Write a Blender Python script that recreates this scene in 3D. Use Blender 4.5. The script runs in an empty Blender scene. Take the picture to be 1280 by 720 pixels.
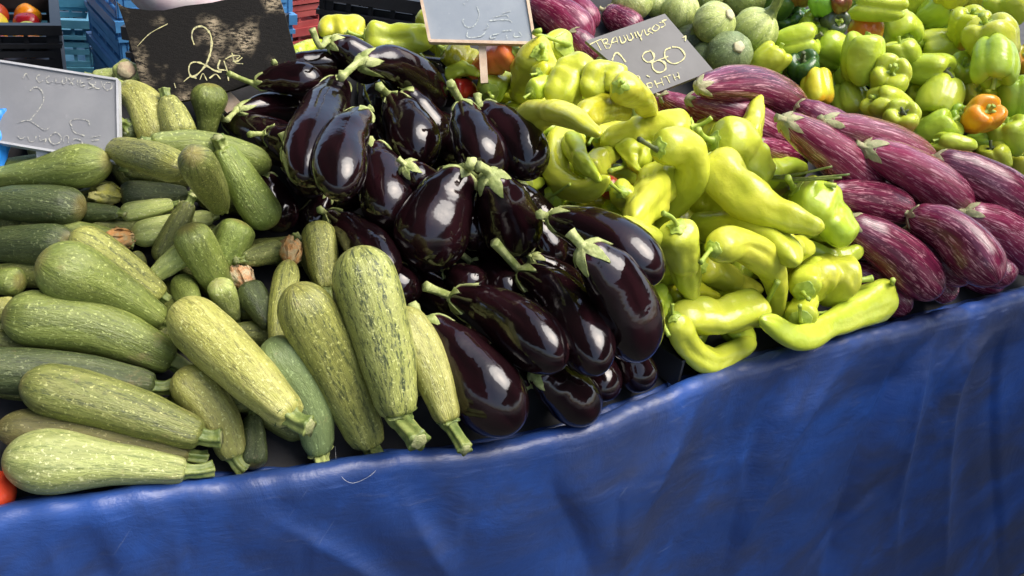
# rows: name | centreline pixels stem end ; ... ; blossom end | width px | shape | colour | label [| option=value ...]
BELLS = """
# cx,cy,rx,ry | axis (stem dir: right, up, toward viewer) | colour | label
990,25,20,18|-.3,.5,.8|dkgreen|dark green bell pepper beside the round courgettes, left of a paler lumpy one
976,6,20,18|.2,.8,.5|dkgreen|dark green bell pepper against the ribbed round courgette with the long stalk
1016,28,18,17|.3,.3,.9|midgreen|mid green bell pepper wedged between two darker peppers at the back
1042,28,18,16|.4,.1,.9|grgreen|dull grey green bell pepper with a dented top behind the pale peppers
1030,6,18,15|-.2,.8,.5|brightgreen|bright green crinkled bell pepper at the top edge above the dull grey one
1052,3,14,13|0,.7,.7|rust|rust brown bell pepper peeping out beside the crinkled bright green one
1000,-4,16,12|0,.7,.7|rust|rusty orange bell pepper at the very top behind the dark green peppers
1082,42,22,22|0,.9,.3|orange|orange streaked bell pepper half hidden under the broad pale one at the back
1128,35,25,23|.3,-.5,.6|lime|plump lime bell pepper right of the orange streaked one
1145,2,18,16|.1,.9,.3|lime|lime bell pepper at the top edge above the plump lime one
1094,9,34,20|-.9,.2,.3|lime|broad pale bell pepper lying sideways over the orange streaked one
995,53,27,25|.8,.2,.1|lime|smooth lime bell pepper above the knobbly dark green one
1004,86,22,22|-.1,.6,.7|dkgreen|knobbly dark green bell pepper between a yellow and two lime peppers
1040,62,26,25|-.8,.4,.4|lime|lime bell pepper with its stalk pointing left beside the smooth lime one
959,77,25,21|.5,.6,.1|lime|lime bell pepper tucked beside the grey green round courgette, above the striped aubergine
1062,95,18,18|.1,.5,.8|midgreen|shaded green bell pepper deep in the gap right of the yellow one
1077,73,28,30|.1,.8,.1|lime|large three lobed lime bell pepper hanging below the orange streaked one
1020,110,21,23|.1,-.8,.2|yellow|smooth yellow orange bell pepper above the striped aubergines
1130,66,24,15|-.3,.9,.2|lime|flat lime bell pepper lying across the middle of the bell heap
1170,15,22,22|.7,.4,.3|lime|lime bell pepper near the top with its stalk hidden to the right
1190,-6,22,16|0,.8,.5|yellowgreen|yellow green bell pepper cut by the top edge of the picture
1222,4,20,20|0,.9,.4|paleyellow|bright pale yellow bell pepper at the top between two lime ones
1258,10,28,20|-.2,.8,.4|yellowgreen|long yellow green bell pepper in the top right corner
1177,55,30,19|-.9,-.2,.4|lime|lime bell pepper lying sideways with its dark stalk hollow on the left
1210,35,27,24|.1,.8,.4|yellowblush|yellow bell pepper with an orange blush near the top right
1200,90,18,20|.2,.5,.6|lime|small lime bell pepper squeezed in left of the large right hand ones
1160,88,28,23|.9,-.1,.4|lime|lime bell pepper whose dark stalk hollow faces right in mid heap
1240,50,36,28|-.3,.8,.3|yellowgreen|very large yellow green bell pepper near the right edge
1282,80,15,24|0,.5,.7|orange|orange tinged bell pepper cut by the right edge of the picture
1243,76,29,30|.1,-.8,.4|lime|large pointed lime bell pepper below the very large yellow green one
1112,97,27,26|.1,.4,.9|lime|lime bell pepper facing out with a sunken stalk right of the three lobed one
1063,125,25,22|.2,-.7,.3|lime|lime bell pepper right of the smooth yellow orange one
1145,121,14,13|.2,.6,.6|yellowgreen|tiny yellow green bell pepper above the one with the hollow top
1110,131,27,22|-.6,.4,.4|lime|lime bell pepper above the end of the striped aubergine row
1127,148,24,21|.1,.5,.9|lime|lime bell pepper showing a hollow top with a dark stalk
1217,119,18,17|.3,.5,.7|yellowgreen|yellow green bell pepper directly above the bright orange one
1240,117,12,12|.1,.5,.7|lime|very small lime bell pepper above the right shoulder of the orange one
1175,122,29,27|-.2,-.7,.4|lime|tall lime bell pepper with two lobes left of the bright orange one
1268,122,22,25|0,.9,.2|midgreen|glossy greener bell pepper near the right edge beside the orange one
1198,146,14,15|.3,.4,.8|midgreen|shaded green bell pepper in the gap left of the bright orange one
1170,163,26,23|.7,.5,.2|lime|lime bell pepper below the tall two lobed one
1228,146,26,23|.4,.5,.9|brightorange|bright orange bell pepper with a grey stalk scar among the green ones
1222,178,18,12|.8,.2,.2|midgreen|small greener pepper lying just below the bright orange one
1192,180,25,15|-.7,.3,.3|lime|flat lime bell pepper touching the last striped aubergine
1262,170,25,23|-.2,.8,.3|lime|pale lime bell pepper at the right edge below the glossy greener one
1245,196,20,17|-.3,.6,.4|lime|lime bell pepper resting above the darkest striped aubergine at the right
1277,208,20,19|.1,.7,.4|yellowgreen|lowest yellow green bell pepper at the right edge
"""
ROUNDS = """
865,52,24,22|.1,.5,.7|shadegreen|dark shaded round courgette behind the corner of the yellow chalk price board
824,8,18,16|.1,.9,.3|palegreen|small round courgette squeezed between two larger ones at the top
884,-6,22,18|0,.9,.3|palegreen|round courgette cut by the top edge above the one with the pale scar
790,4,26,23|-.2,.8,.5|palegreen|round courgette at the top directly above the yellow chalk price board
930,-6,32,26|-.5,.7,.4|palegreen|broad round courgette cut by the top edge above the one with a long stalk
851,14,24,25|.2,.8,.3|palegreen|smooth pale round courgette touching the top corner of the yellow chalk board
882,70,18,18|.3,.3,.7|greygreen|round courgette mostly hidden behind the grey green one
893,29,27,27|.7,.4,.6|palegreen|round courgette with a pale yellow flower scar on its right shoulder
944,37,29,28|.7,.8,.3|palegreen|ribbed round courgette with a thick long stalk pointing up right
912,67,29,28|.4,.3,.9|greygreen|grey green round courgette facing out with a pale round stalk scar
"""
STRIPED = """
700,-12;745,32|34||pink|striped aubergine at the top behind the central price board, upper one of two
663,0;700,22;738,52|50||pink|pink striped aubergine lying right behind the corner of the central price board
712,40;748,78|36||violet|dark striped aubergine in the shadow left of the yellow chalk board
756,14;800,42|38||violet|dark violet striped aubergine with a big green cap above the yellow chalk board
803,118;860,143;910,170|32||pink|thin striped aubergine running down from beneath the yellow chalk board
826,120;900,152|30||pink|second thin striped aubergine under the foot of the yellow chalk board
858,124;920,140;982,172|42||pink|striped aubergine with a pale cap below the topmost large one
872,108;935,106;1004,134|50||violet|topmost large striped aubergine below the round courgettes
944,180;1002,204|36||pink|short striped aubergine half hidden behind the upright light green pepper
995,132;1066,170|40||violet|striped aubergine below the smooth yellow orange bell pepper
1030,152;1095,172;1166,204|46||pink|long striped aubergine lying along the foot of the bell peppers
980,150;1036,188;1096,238|56||pink|pale pink striped aubergine right behind the long curved light green peppers
1166,198;1230,228;1300,272|60||violet|darkest striped aubergine with a green collar at the right edge
1080,184;1140,214;1208,262|58||pink|striped aubergine in the middle of the row with a dry cap
1163,350;1190,370|34||violet|striped aubergine tip low down by the blue tarpaulin in mid row
1232,322;1262,356|38||violet|small striped aubergine tip in the shadow at the right front
1050,332;1088,352;1134,390|48||violet|lowest striped aubergine beside the light green pepper on the tarpaulin edge
1205,265;1250,288;1305,336|56||pink|striped aubergine cut by the right edge, lying below the darkest one
1032,238;1085,248;1138,266|50||violet|blunt speckled striped aubergine beside the light green pepper stalks
1125,290;1165,312;1214,352|50||violet|striped aubergine between the two biggest front ones
1136,268;1190,292;1248,354|62||violet|big dark striped aubergine, right one of the two biggest at the front
1054,276;1112,312;1172,368|64||violet|big striped aubergine, left one of the two biggest at the front
"""
PEPPERS = """
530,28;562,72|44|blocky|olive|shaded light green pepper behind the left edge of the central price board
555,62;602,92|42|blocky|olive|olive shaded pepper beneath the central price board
368,68;402,52|24|cone|lime|small light green pepper showing between the black board and the aubergines
455,44;428,36;397,38|36|blocky|yellowgreen|smooth light green pepper beside the curled aubergine stalk
440,48;476,66|26|cone|yellowgreen|light green pepper under the smooth one behind the aubergines
484,56;536,88|30|cone|yellowgreen|light green pepper just above the back aubergine
456,46;500,50;545,44|38|blocky|yellowgreen|long light green pepper lying level left of the central price board
@SIGN3
646,64;614,76;586,94|40|cone|redorange|orange red long pepper below the central price board
566,112;596,118|26|cone|red|red pepper glimpsed in the shadow beside the aubergine caps
700,58;690,62|44|face|lime|round light green pepper with a curled stalk at the corner of the central board|st:669,42;676,38
560,96;580,86;600,94|22|cone|lime|small curved light green pepper under the orange red one
676,66;660,92;654,120|50|blocky|yellowgreen|blocky light green pepper right of the orange red one
614,112;618,106|38|face|lime|light green pepper facing out with a round stalk end by the aubergine caps|st:615,121
672,92;705,78|26|cone|yellowblush|light green pepper with an orange blush left of the yellow chalk board
630,140;680,124|24|cone|lime|thin light green pepper at the back edge of the black aubergines
664,116;700,106|28|cone|lime|small light green pepper between the blocky one and the broad one
745,78;775,90;798,80|28|cone|yellowgreen|light green pepper whose tip points up in front of the yellow chalk board
735,82;712,100;694,132|50|blocky|yellowgreen|broad light green pepper with flat sides at the top of the heap
773,108;752,92;735,125|42|blocky|yellowgreen|folded light green pepper with a thick stalk below the yellow chalk board|st:781,125
775,108;800,122;818,148|38|cone|yellowgreen|light green pepper with a wavy tip below the bottom of the yellow chalk board
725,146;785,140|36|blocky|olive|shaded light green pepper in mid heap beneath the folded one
674,182;684,232|28|cone|lime|light green pepper standing along the right side of a black aubergine
648,228;680,226|26|cone|lime|small light green pepper touching the black aubergine from behind
895,170;866,160|30|cone|yellowgreen|light green pepper end lying on the thin striped aubergines
652,148;700,142;750,168|38|cone|yellowgreen|light green pepper lying level behind the curled one
866,158;810,164;750,180|44|blocky|yellowgreen|fat light green pepper lying level across the middle of the heap
934,178;942,148;950,120|32|cone|yellowgreen|light green pepper standing upright against the striped aubergines
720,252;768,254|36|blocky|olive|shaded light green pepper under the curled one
760,232;790,240|28|cone|red|dark red pepper glimpsed deep between the light green ones
734,222;772,192|40|cone|yellowgreen|light green pepper partly covered by the tail of the curled one
686,248;714,246|28|cone|lime|small light green pepper with an upright stalk behind the aubergine|st:713,230
766,258;764,292|34|blocky|lime|light green pepper with a thin upright stalk above the front black aubergines|st:768,240
776,240;812,254|36|blocky|lime|small light green pepper beneath the one with the stalk to the left
726,172;697,184;696,222;730,238;762,222|36|even|yellowgreen|tightly curled light green pepper beside the upper black aubergines
712,172;726,200;750,226|28|cone|yellowgreen|light green pepper nested inside the tightly curled one
784,206;815,200|46|blocky|lime|round shouldered light green pepper with its stalk pointing left|st:762,214
862,242;905,266|40|blocky|olive|shaded light green pepper behind the hooked one
832,215;812,245;790,278|50|blocky|yellowgreen|light green pepper half covered by the hooked one
950,222;1002,214|40|blocky|lime|light green pepper with spidery stalks against the striped aubergines|st:1045,232
892,176;920,184;956,230|58|blocky|yellowgreen|large lobed light green pepper at the top right of the long ones
776,284;826,312;838,362|40|even|yellowgreen|light green pepper running down behind the right hand black aubergine
1004,282;1052,296|30|cone|yellowgreen|light green pepper just above the crescent shaped one
1004,304;1040,324;1080,310|27|crescent|yellowgreen|crescent shaped light green pepper beside the striped aubergines
994,236;1036,268;1058,308|58|blocky|lime|broad light green pepper with a groove beside the blunt striped aubergine|st:985,222
970,298;1012,310|36|blocky|yellowgreen|small pale light green pepper under the tip of the longest one
834,372;900,372|34|cone|olive|shaded light green pepper low down behind the front black aubergine
868,284;920,282;965,300;998,330|44|blocky|yellowgreen|wavy light green pepper lying below the longest one
884,200;915,230;960,262;1030,286|60|cone|yellowgreen|longest light green pepper, smooth and pointed, across the top of the heap
822,186;852,184;868,212;850,248;822,288|48|cone|yellowgreen|hooked light green pepper with a thin dark stalk|st:799,174
876,334;915,350;952,364|36|cone|yellowgreen|light green pepper under the arch of the bent one
846,282;856,335;868,380|48|cone|yellowgreen|upright light green pepper with its tip down, left of the bent one
890,312;930,306;968,342;972,398|44|cone|yellowgreen|light green pepper bent like an arch with its tip down|st:876,328
812,366;830,414|36|blocky|lime|light green pepper squeezed against the front black aubergine|st:836,420
1060,350;1022,348;1004,368|64|blocky|yellowgreen|swollen ribbed light green pepper at the right front of the heap
1006,360;1009,352|40|face|lime|light green pepper with its ringed stalk end facing out at the right front|st:1011,374
1002,396;1004,390|38|face|lime|light green pepper with its green stalk end facing out, low at the front|st:1000,382
954,382;900,396;836,394|52|blocky|yellowgreen|straight fat light green pepper lying level near the tarpaulin|st:972,352
842,394;858,430;890,450;944,426|36|even|yellowgreen|light green pepper curved like a smile on the tarpaulin edge beside the crate
1112,366;1062,392;1000,422;950,398|50|hook|yellowgreen|hooked light green pepper on the tarpaulin edge beside the striped aubergines|st:1116,350
"""
AUB = """
352,80;435,84|40|||glossy black aubergine at the back right of the black board
412,52;440,66;474,98|48|||black aubergine with a long curled stalk at the very back|st:400,58;390,36
450,78;495,82;552,128|56|||black aubergine lying highest at the back, cap at its left|st:426,97
298,138;345,132;392,142|38|||slim black aubergine at the left below the one with the long pale cap|st:284,150
334,168;380,184|44|||small black aubergine with a stubby stalk pointing left at the left side|st:312,168
320,104;360,98;405,104|42|||black aubergine with a long pale cap lying in front of the black board|st:286,92
330,218;356,290|48|||black aubergine mostly hidden beside the bright green courgette
410,242;382,290|40|||black aubergine tip behind the small upright courgette
360,182;400,240|52|||shaded black aubergine under the two upper left ones
506,112;550,190|52|||black aubergine behind the one with the star shaped cap
470,190;520,250|50|||shaded black aubergine deep between the middle ones
424,104;404,145;380,226|72|||tall glossy black aubergine standing upright at the left of the heap
456,142;428,180;424,244|66|||upright black aubergine with two pale specks right of the tall one
490,124;510,160;528,206|66|||black aubergine with a star shaped cap at the top of the heap|st:474,108
602,134;650,184;662,222|64|||right hand black aubergine of the pair against the light green peppers
578,132;594,175;618,222|66|||left hand black aubergine of the pair against the light green peppers|st:563,104
466,182;480,225;494,288|72|||black aubergine with a ragged cap and a wide shine in the upper middle
506,206;548,250|46|||black aubergine mostly hidden above the fattest one
642,230;690,302|50|||black aubergine wedged behind the right centre one
590,246;592,310|52|||shaded black aubergine under the right side of the fattest one
664,272;700,332|44|||black aubergine tip in the shadow of the right centre one
450,340;520,370|56|||shaded black aubergine beneath the courgettes and the fattest aubergine
582,214;552,262;522,336|90|||fattest black aubergine, drop shaped, in the centre with its cap at top right|st:590,204
612,218;628,252;648,314|76|||right centre black aubergine with a small ragged cap
412,270;450,298;490,345|56|||black aubergine behind the striped courgettes at the left|st:400,262
664,322;725,370|44|||black aubergine glimpsed between the right front ones
592,330;652,378|54|||black aubergine with a dull green stalk above the two slanting ones|st:574,316
560,338;604,364|46|||black aubergine behind the one with the fat pale stalk
664,480;600,440|60|||shaded black aubergine beneath the slanting ones at the front
688,272;755,296;826,350|72|||black aubergine lying highest at the right beside the light green peppers|st:675,268
742,430;756,498|50|||black aubergine tip behind the lowest round ended one
786,424;803,488|50|||black aubergine tip beside the black crate corner
668,462;742,516|66|||lowest black aubergine with its round end towards the tarpaulin
728,308;772,360;802,448|84|||right front black aubergine, large and long, with a folded pale cap
654,342;702,378;752,462|76|||black aubergine with a long bent stalk rising to its upper left|st:618,302
568,372;630,396;704,456|76|||slanting black aubergine with a fat pale stalk pointing left|st:532,358
530,402;575,450;648,538|92|||front black aubergine nearest the tarpaulin beside the striped courgettes
"""
COUR = """
110,96;165,100|30|even|palegreen|pale courgette edge showing behind the top of the left grey board
164,118;158,88|34|cut|palegreen|courgette with a broad brown cut end facing out beside the black board
@SIGN1
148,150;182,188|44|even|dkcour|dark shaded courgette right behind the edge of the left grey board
262,165;255,120|30|even|palegreen|shaded courgette behind the two upright ones at the black board
146,104;180,130;206,184|52|even|paleyel|curved pale yellow courgette leaning by the left grey board
205,116;230,176|42|even|striped|striped courgette standing with its pointed stalk up at the black board
258,186;263,104|47|bulb|green|blunt green courgette standing upright at the foot of the black board
178,178;255,182;338,208|42|even|green|long green courgette lying level below the upright ones
-30,214;70,205|30|even|green|green courgette edge under the left grey board
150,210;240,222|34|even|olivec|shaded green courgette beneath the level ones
114,186;170,192;230,212|46|even|striped|yellow striped courgette lying level right of the pear shaped one
-20,224;60,214;138,202|56|bulb|green|pear shaped green courgette with its fat end to the right below the grey board
92,248;146,238|28|even|striped|thin yellow green courgette neck under the pear shaped one
242,244;148,243|36|even|dkcour|grey green courgette with a yellow dried flower end|bl:yellow
110,284;186,288|24|even|olivec|dim slender courgette beneath the pale ones in mid heap
222,254;150,268|26|even|palegreen|thin pale courgette in the middle of the left heap
272,270;164,296|36|even|palegreen|pale courgette with a dry orange flower at its left end|bl:orange
155,266;100,266|26|even|dkcour|dark green courgette neck beside the darkest big one
-40,256;30,254;106,260|54|even|dkcour|darkest big courgette at the left edge with scattered pale specks
280,268;262,232;240,192|48|even|olivec|grey green courgette with a knobbly cut end pointing down
272,174;296,216;340,284|50|even|bright|bright green courgette slanting down against the black aubergines
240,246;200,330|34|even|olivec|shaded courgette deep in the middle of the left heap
166,305;110,296;60,292|38|even|green|courgette with a dark ribbed stalk end beside the darkest one
-40,306;92,306|54|even|dkcour|dark green courgette at the left edge, second of the stack
140,338;182,322|26|even|olivec|curled green courgette end among the dried flowers
186,350;240,308|32|even|palegreen|pale striped courgette behind the two crossed ones
202,350;228,402|32|even|olivec|shaded brownish courgette below the crossed pair
256,304;294,282|26|even|palegreen|pale courgette glimpsed between the two crossed ones
246,398;226,350|34|even|green|small green courgette beneath the left one of the crossed pair
268,352;302,276|48|even|bright|right hand courgette of the crossed pair
286,376;262,335;232,282|50|even|green|left hand courgette of the crossed pair, lying on top
296,326;352,312|32|even|olivec|level courgette with a dry orange flower at its right end|bl:orange
345,415;308,356|38|even|dkcour|dark courgette with an orange flower tip in the middle of the left heap|bl:pale
296,404;272,352|34|even|palegreen|pale courgette between the crossed pair and the dark flowering one
354,470;350,400;362,326|34|even|striped|slim yellow green courgette behind the striped front ones|bl:orange
410,372;404,330;396,278|44|even|striped|small upright yellow green courgette beside the black aubergines
-20,352;26,352|38|even|green|green courgette end at the left edge in a gap
-20,385;18,388|34|even|paleyel|pale orange tinged courgette end at the left edge
-20,420;60,440|40|even|olivec|shaded courgette beneath the long ones at the left edge
212,376;130,316;88,292|46|even|striped|courgette lying behind the big pear shaped one in mid left
218,412;140,362;46,324|82|bulb|green|big pear shaped courgette with its fat end up to the left
232,458;120,410;2,394|76|even|green|large smooth green courgette with a brown flower end at the left edge
208,486;90,468;-40,462|62|even|dkcour|dark courgette with a pale stalk cut by the left edge
316,512;316,586|38|even|dkcour|dark courgette end in the shadow near the tarpaulin
250,572;120,545;-4,535|56|even|brown|brownish green courgette beneath the two lowest ones
298,584;272,520;224,462|58|even|paleyel|yellowish courgette with a knobbly cut end by the tarpaulin
400,566;385,500;336,424|64|even|smooth|smooth grey green courgette with a bent pale stalk over the tarpaulin|st:405,595
562,528;534,450;496,386|56|even|paleyel|pale courgette with a thick ribbed stalk beside the front aubergine|st:582,562
268,550;140,506;26,478|72|even|olivec|long olive courgette resting on the lowest one, orange tinged at its left end
378,534;305,462;222,384|76|even|paleyel|large yellowish courgette lying across the middle front
470,572;425,470;366,356|76|even|striped|speckled front courgette with a bright shine, left neighbour of the dark striped one
500,520;478,420;444,308|86|even|dkstripe|dark striped courgette, tallest at the front centre, with a ribbed stalk|st:524,552
252,590;150,580;2,574|86|bulb|pale|lowest courgette, pale and fat, lying along the tarpaulin at the left
"""
import bpy, math, random
from mathutils import Vector, noise
random.seed(7)
C = bpy.data.collections.new('stall'); 
scene = bpy.context.scene
scene.collection.children.link(C)
R = math.radians
# ------------------------------------------------------------------ camera
W, H, F = 1280.0, 720.0, 1155.0
PITCH, ROLL = R(30), R(8)
CAM = Vector((0, 0, 1.52))
fw = Vector((0, math.cos(PITCH), -math.sin(PITCH))); up0 = Vector((0, math.sin(PITCH), math.cos(PITCH))); r0 = Vector((1, 0, 0))
RT = r0*math.cos(ROLL) + up0*math.sin(ROLL); UP = up0*math.cos(ROLL) - r0*math.sin(ROLL)
def ray(x, y): return fw + RT*((x-W/2)/F) - UP*((y-H/2)/F)
def at(x, y, t): return CAM + ray(x, y)*t
def px(p):
    v = p - CAM; d = v.dot(fw); return W/2 + F*v.dot(RT)/d, H/2 - F*v.dot(UP)/d
# ------------------------------------------------------------------ object helpers
def link(o, parent=None):
    C.objects.link(o)
    if parent is not None: o.parent = parent
    return o
def mesh_obj(name, V, Fc, mat, parent=None, origin=None, smooth=True, loc=None, mats=None, fm=None):
    """one mesh object; V in world space, stored about origin (a parent Empty sits at its own origin)"""
    me = bpy.data.meshes.new(name)
    o0 = origin if origin is not None else Vector((0, 0, 0))
    me.from_pydata([tuple(Vector(v)-o0) for v in V], [], Fc); me.validate(); me.update()
    if smooth: me.polygons.foreach_set('use_smooth', [True]*len(me.polygons))
    me.materials.append(mat)
    for m in (mats or []): me.materials.append(m)
    if fm: me.polygons.foreach_set('material_index', fm)
    if loc is not None:
        a = me.attributes.new('loc', 'FLOAT_VECTOR', 'POINT')
        a.data.foreach_set('vector', [c for l in loc for c in l])
    o = bpy.data.objects.new(name, me)
    if parent is None: o.location = o0
    return link(o, parent)
def thing(name, label, cat, loc, group=None):
    o = bpy.data.objects.new(name, None); o.empty_display_size = .03; o.location = loc
    o['label'] = label; o['category'] = cat
    if group: o['group'] = group
    return link(o)
def tag(o, label, cat, group=None):
    o['label'] = label; o['category'] = cat
    if group: o['group'] = group
    return o
def structure(o): o['kind'] = 'structure'; return o
def catmull(P, u):
    n = len(P)-1
    if n == 0: return P[0]
    if n == 1: return P[0].lerp(P[1], u)
    x = max(0, min(n-1e-6, u*n)); i = int(x); f = x-i
    p1, p2 = P[i], P[i+1]
    p0 = P[i-1] if i > 0 else p1*2-p2
    p3 = P[i+2] if i+2 <= n else p2*2-p1
    return .5*((2*p1)+(p2-p0)*f+(2*p0-5*p1+4*p2-p3)*f*f+(3*p1-p0-3*p2+p3)*f*f*f)
def interp(T, u):
    for (a, x), (b, y) in zip(T, T[1:]):
        if u <= b:
            f = (u-a)/(b-a); f = f*f*(3-2*f)*.5+f*.5; return x+(y-x)*f
    return T[-1][1]
def resample(P, n=40):
    """polyline of n+1 points, evenly spaced along the spline through P"""
    D = [catmull(P, i/200) for i in range(201)]; L = [0]
    for a, b in zip(D, D[1:]): L.append(L[-1]+(b-a).length)
    out = []; j = 0
    for k in range(n+1):
        s = L[-1]*k/n
        while j < 199 and L[j+1] < s: j += 1
        f = (s-L[j])/max(1e-9, L[j+1]-L[j]); out.append(D[j].lerp(D[j+1], min(1, f)))
    return out, L[-1]
# ------------------------------------------------------------------ materials
def new_mat(name):
    m = bpy.data.materials.new(name); m.use_nodes = True
    return m, m.node_tree.nodes, m.node_tree.links, m.node_tree.nodes['Principled BSDF']
def nd(N, kind, **kw):
    n = N.new(kind)
    for k, v in kw.items():
        if k in n.inputs: n.inputs[k].default_value = v
        else: setattr(n, k, v)
    return n
def mixc(N, L, fac, a, b, mode='MIX'):
    n = N.new('ShaderNodeMix'); n.data_type = 'RGBA'; n.blend_type = mode
    for s, v in (('Factor', fac), ('A', a), ('B', b)):
        i = [k for k in n.inputs if k.name == s and (k.type == ('VALUE' if s == 'Factor' else 'RGBA'))][0]
        if hasattr(v, 'is_output'): L.new(v, i)
        else: i.default_value = v if s == 'Factor' else (*v, 1) if len(v) == 3 else v
    return [k for k in n.outputs if k.type == 'RGBA'][0]
def ramp(N, L, src, a, b, inv=False):
    n = N.new('ShaderNodeMapRange'); n.interpolation_type = 'SMOOTHSTEP'
    L.new(src, n.inputs[0]); n.inputs[1].default_value = a; n.inputs[2].default_value = b
    n.inputs[3].default_value = 1 if inv else 0; n.inputs[4].default_value = 0 if inv else 1
    return n.outputs[0]
def locvec(N, L, sx, sz):
    """canonical coordinates of a body (cos, sin, along) scaled, shifted per object"""
    a = nd(N, 'ShaderNodeAttribute', attribute_name='loc'); oi = N.new('ShaderNodeObjectInfo')
    mp = N.new('ShaderNodeMapping'); mp.inputs['Scale'].default_value = (sx, sx, sz)
    L.new(a.outputs['Vector'], mp.inputs['Vector'])
    cm = nd(N, 'ShaderNodeVectorMath', operation='SCALE'); cm.inputs[0].default_value = (31, 17, 53); L.new(oi.outputs['Random'], cm.inputs['Scale'])
    ad = nd(N, 'ShaderNodeVectorMath', operation='ADD'); L.new(mp.outputs[0], ad.inputs[0]); L.new(cm.outputs[0], ad.inputs[1])
    return ad.outputs[0], a, oi
def noi(N, L, vec, scale, detail=3, rough=.55, dist=0):
    n = nd(N, 'ShaderNodeTexNoise', Scale=scale, Detail=detail, Roughness=rough, Distortion=dist)
    if vec is not None: L.new(vec, n.inputs['Vector'])
    return n.outputs['Fac']
def bump(N, L, h, strength, dist, bs):
    b = nd(N, 'ShaderNodeBump', Strength=strength, Distance=dist); L.new(h, b.inputs['Height']); L.new(b.outputs[0], bs.inputs['Normal']); return b
def objvec(N): return N.new('ShaderNodeTexCoord').outputs['Object']
def sep_u(N, L, attr):
    s = N.new('ShaderNodeSeparateXYZ'); L.new(attr.outputs['Vector'], s.inputs[0]); return s.outputs['Z']

def mat_courgette(name, base, dark, light, stripe=.5, end=(.27, .19, .06), rough=.32, endamt=.45):
    m, N, L, b = new_mat(name)
    v, at_, oi = locvec(N, L, 1.9, 2.6)
    vs, _, _ = locvec(N, L, 4.6, 8.5)
    n1 = noi(N, L, v, 1.6, 4, .6)          # long soft streaks
    n2 = noi(N, L, vs, 2.6, 6, .72)        # broken speckled stripes
    n3 = noi(N, L, v, .8, 2)
    c = mixc(N, L, ramp(N, L, n1, .40, .78), base, light)
    c = mixc(N, L, ramp(N, L, n3, .45, .7), c, tuple(x*.72 for x in base))
    s = nd(N, 'ShaderNodeMath', operation='MULTIPLY'); L.new(ramp(N, L, n2, .53, .60), s.inputs[0]); s.inputs[1].default_value = stripe*.8
    c = mixc(N, L, s.outputs[0], c, dark)
    sx = N.new('ShaderNodeSeparateXYZ'); L.new(at_.outputs['Vector'], sx.inputs[0])
    an = nd(N, 'ShaderNodeMath', operation='ARCTAN2'); L.new(sx.outputs['Y'], an.inputs[0]); L.new(sx.outputs['X'], an.inputs[1])
    am = nd(N, 'ShaderNodeMath', operation='MULTIPLY'); L.new(an.outputs[0], am.inputs[0]); am.inputs[1].default_value = 10
    ap = nd(N, 'ShaderNodeMath', operation='MULTIPLY_ADD'); L.new(n1, ap.inputs[0]); ap.inputs[1].default_value = 7; L.new(am.outputs[0], ap.inputs[2])
    sn = nd(N, 'ShaderNodeMath', operation='SINE'); L.new(ap.outputs[0], sn.inputs[0])
    bd = nd(N, 'ShaderNodeMath', operation='MULTIPLY'); L.new(ramp(N, L, sn.outputs[0], .25, .95), bd.inputs[0]); L.new(ramp(N, L, n2, .40, .60), bd.inputs[1])
    bd2 = nd(N, 'ShaderNodeMath', operation='MULTIPLY'); L.new(bd.outputs[0], bd2.inputs[0]); bd2.inputs[1].default_value = min(.9, stripe*1.1)
    c = mixc(N, L, bd2.outputs[0], c, dark)
    sp = noi(N, L, objvec(N), 300, 2, .5)
    f = nd(N, 'ShaderNodeMath', operation='MULTIPLY'); L.new(ramp(N, L, sp, .60, .70), f.inputs[0]); f.inputs[1].default_value = .55
    c = mixc(N, L, f.outputs[0], c, tuple(min(.8, x*1.7+.05) for x in light))
    sc = noi(N, L, objvec(N), 26, 5, .7)   # tan scuffs
    f2 = nd(N, 'ShaderNodeMath', operation='MULTIPLY'); L.new(ramp(N, L, sc, .60, .72), f2.inputs[0]); f2.inputs[1].default_value = .4
    c = mixc(N, L, f2.outputs[0], c, (.34, .25, .12))
    u = sep_u(N, L, at_)
    e = nd(N, 'ShaderNodeMath', operation='MULTIPLY'); L.new(ramp(N, L, u, .93, 1.0), e.inputs[0]); e.inputs[1].default_value = endamt
    c = mixc(N, L, e.outputs[0], c, end)
    hs = N.new('ShaderNodeHueSaturation'); L.new(c, hs.inputs['Color'])
    r = nd(N, 'ShaderNodeMapRange'); L.new(oi.outputs['Random'], r.inputs[0]); r.inputs[3].default_value = .92; r.inputs[4].default_value = 1.22
    hs.inputs['Saturation'].default_value = .97; hs.inputs['Hue'].default_value = .508
    L.new(r.outputs[0], hs.inputs['Value']); L.new(hs.outputs[0], b.inputs['Base Color'])
    rr = nd(N, 'ShaderNodeMapRange'); L.new(n2, rr.inputs[0]); rr.inputs[3].default_value = rough-.1; rr.inputs[4].default_value = rough+.16
    L.new(rr.outputs[0], b.inputs['Roughness'])
    fb = noi(N, L, vs, 1.6, 5, .7)
    bump(N, L, fb, .5, .005, b)
    return m
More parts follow.
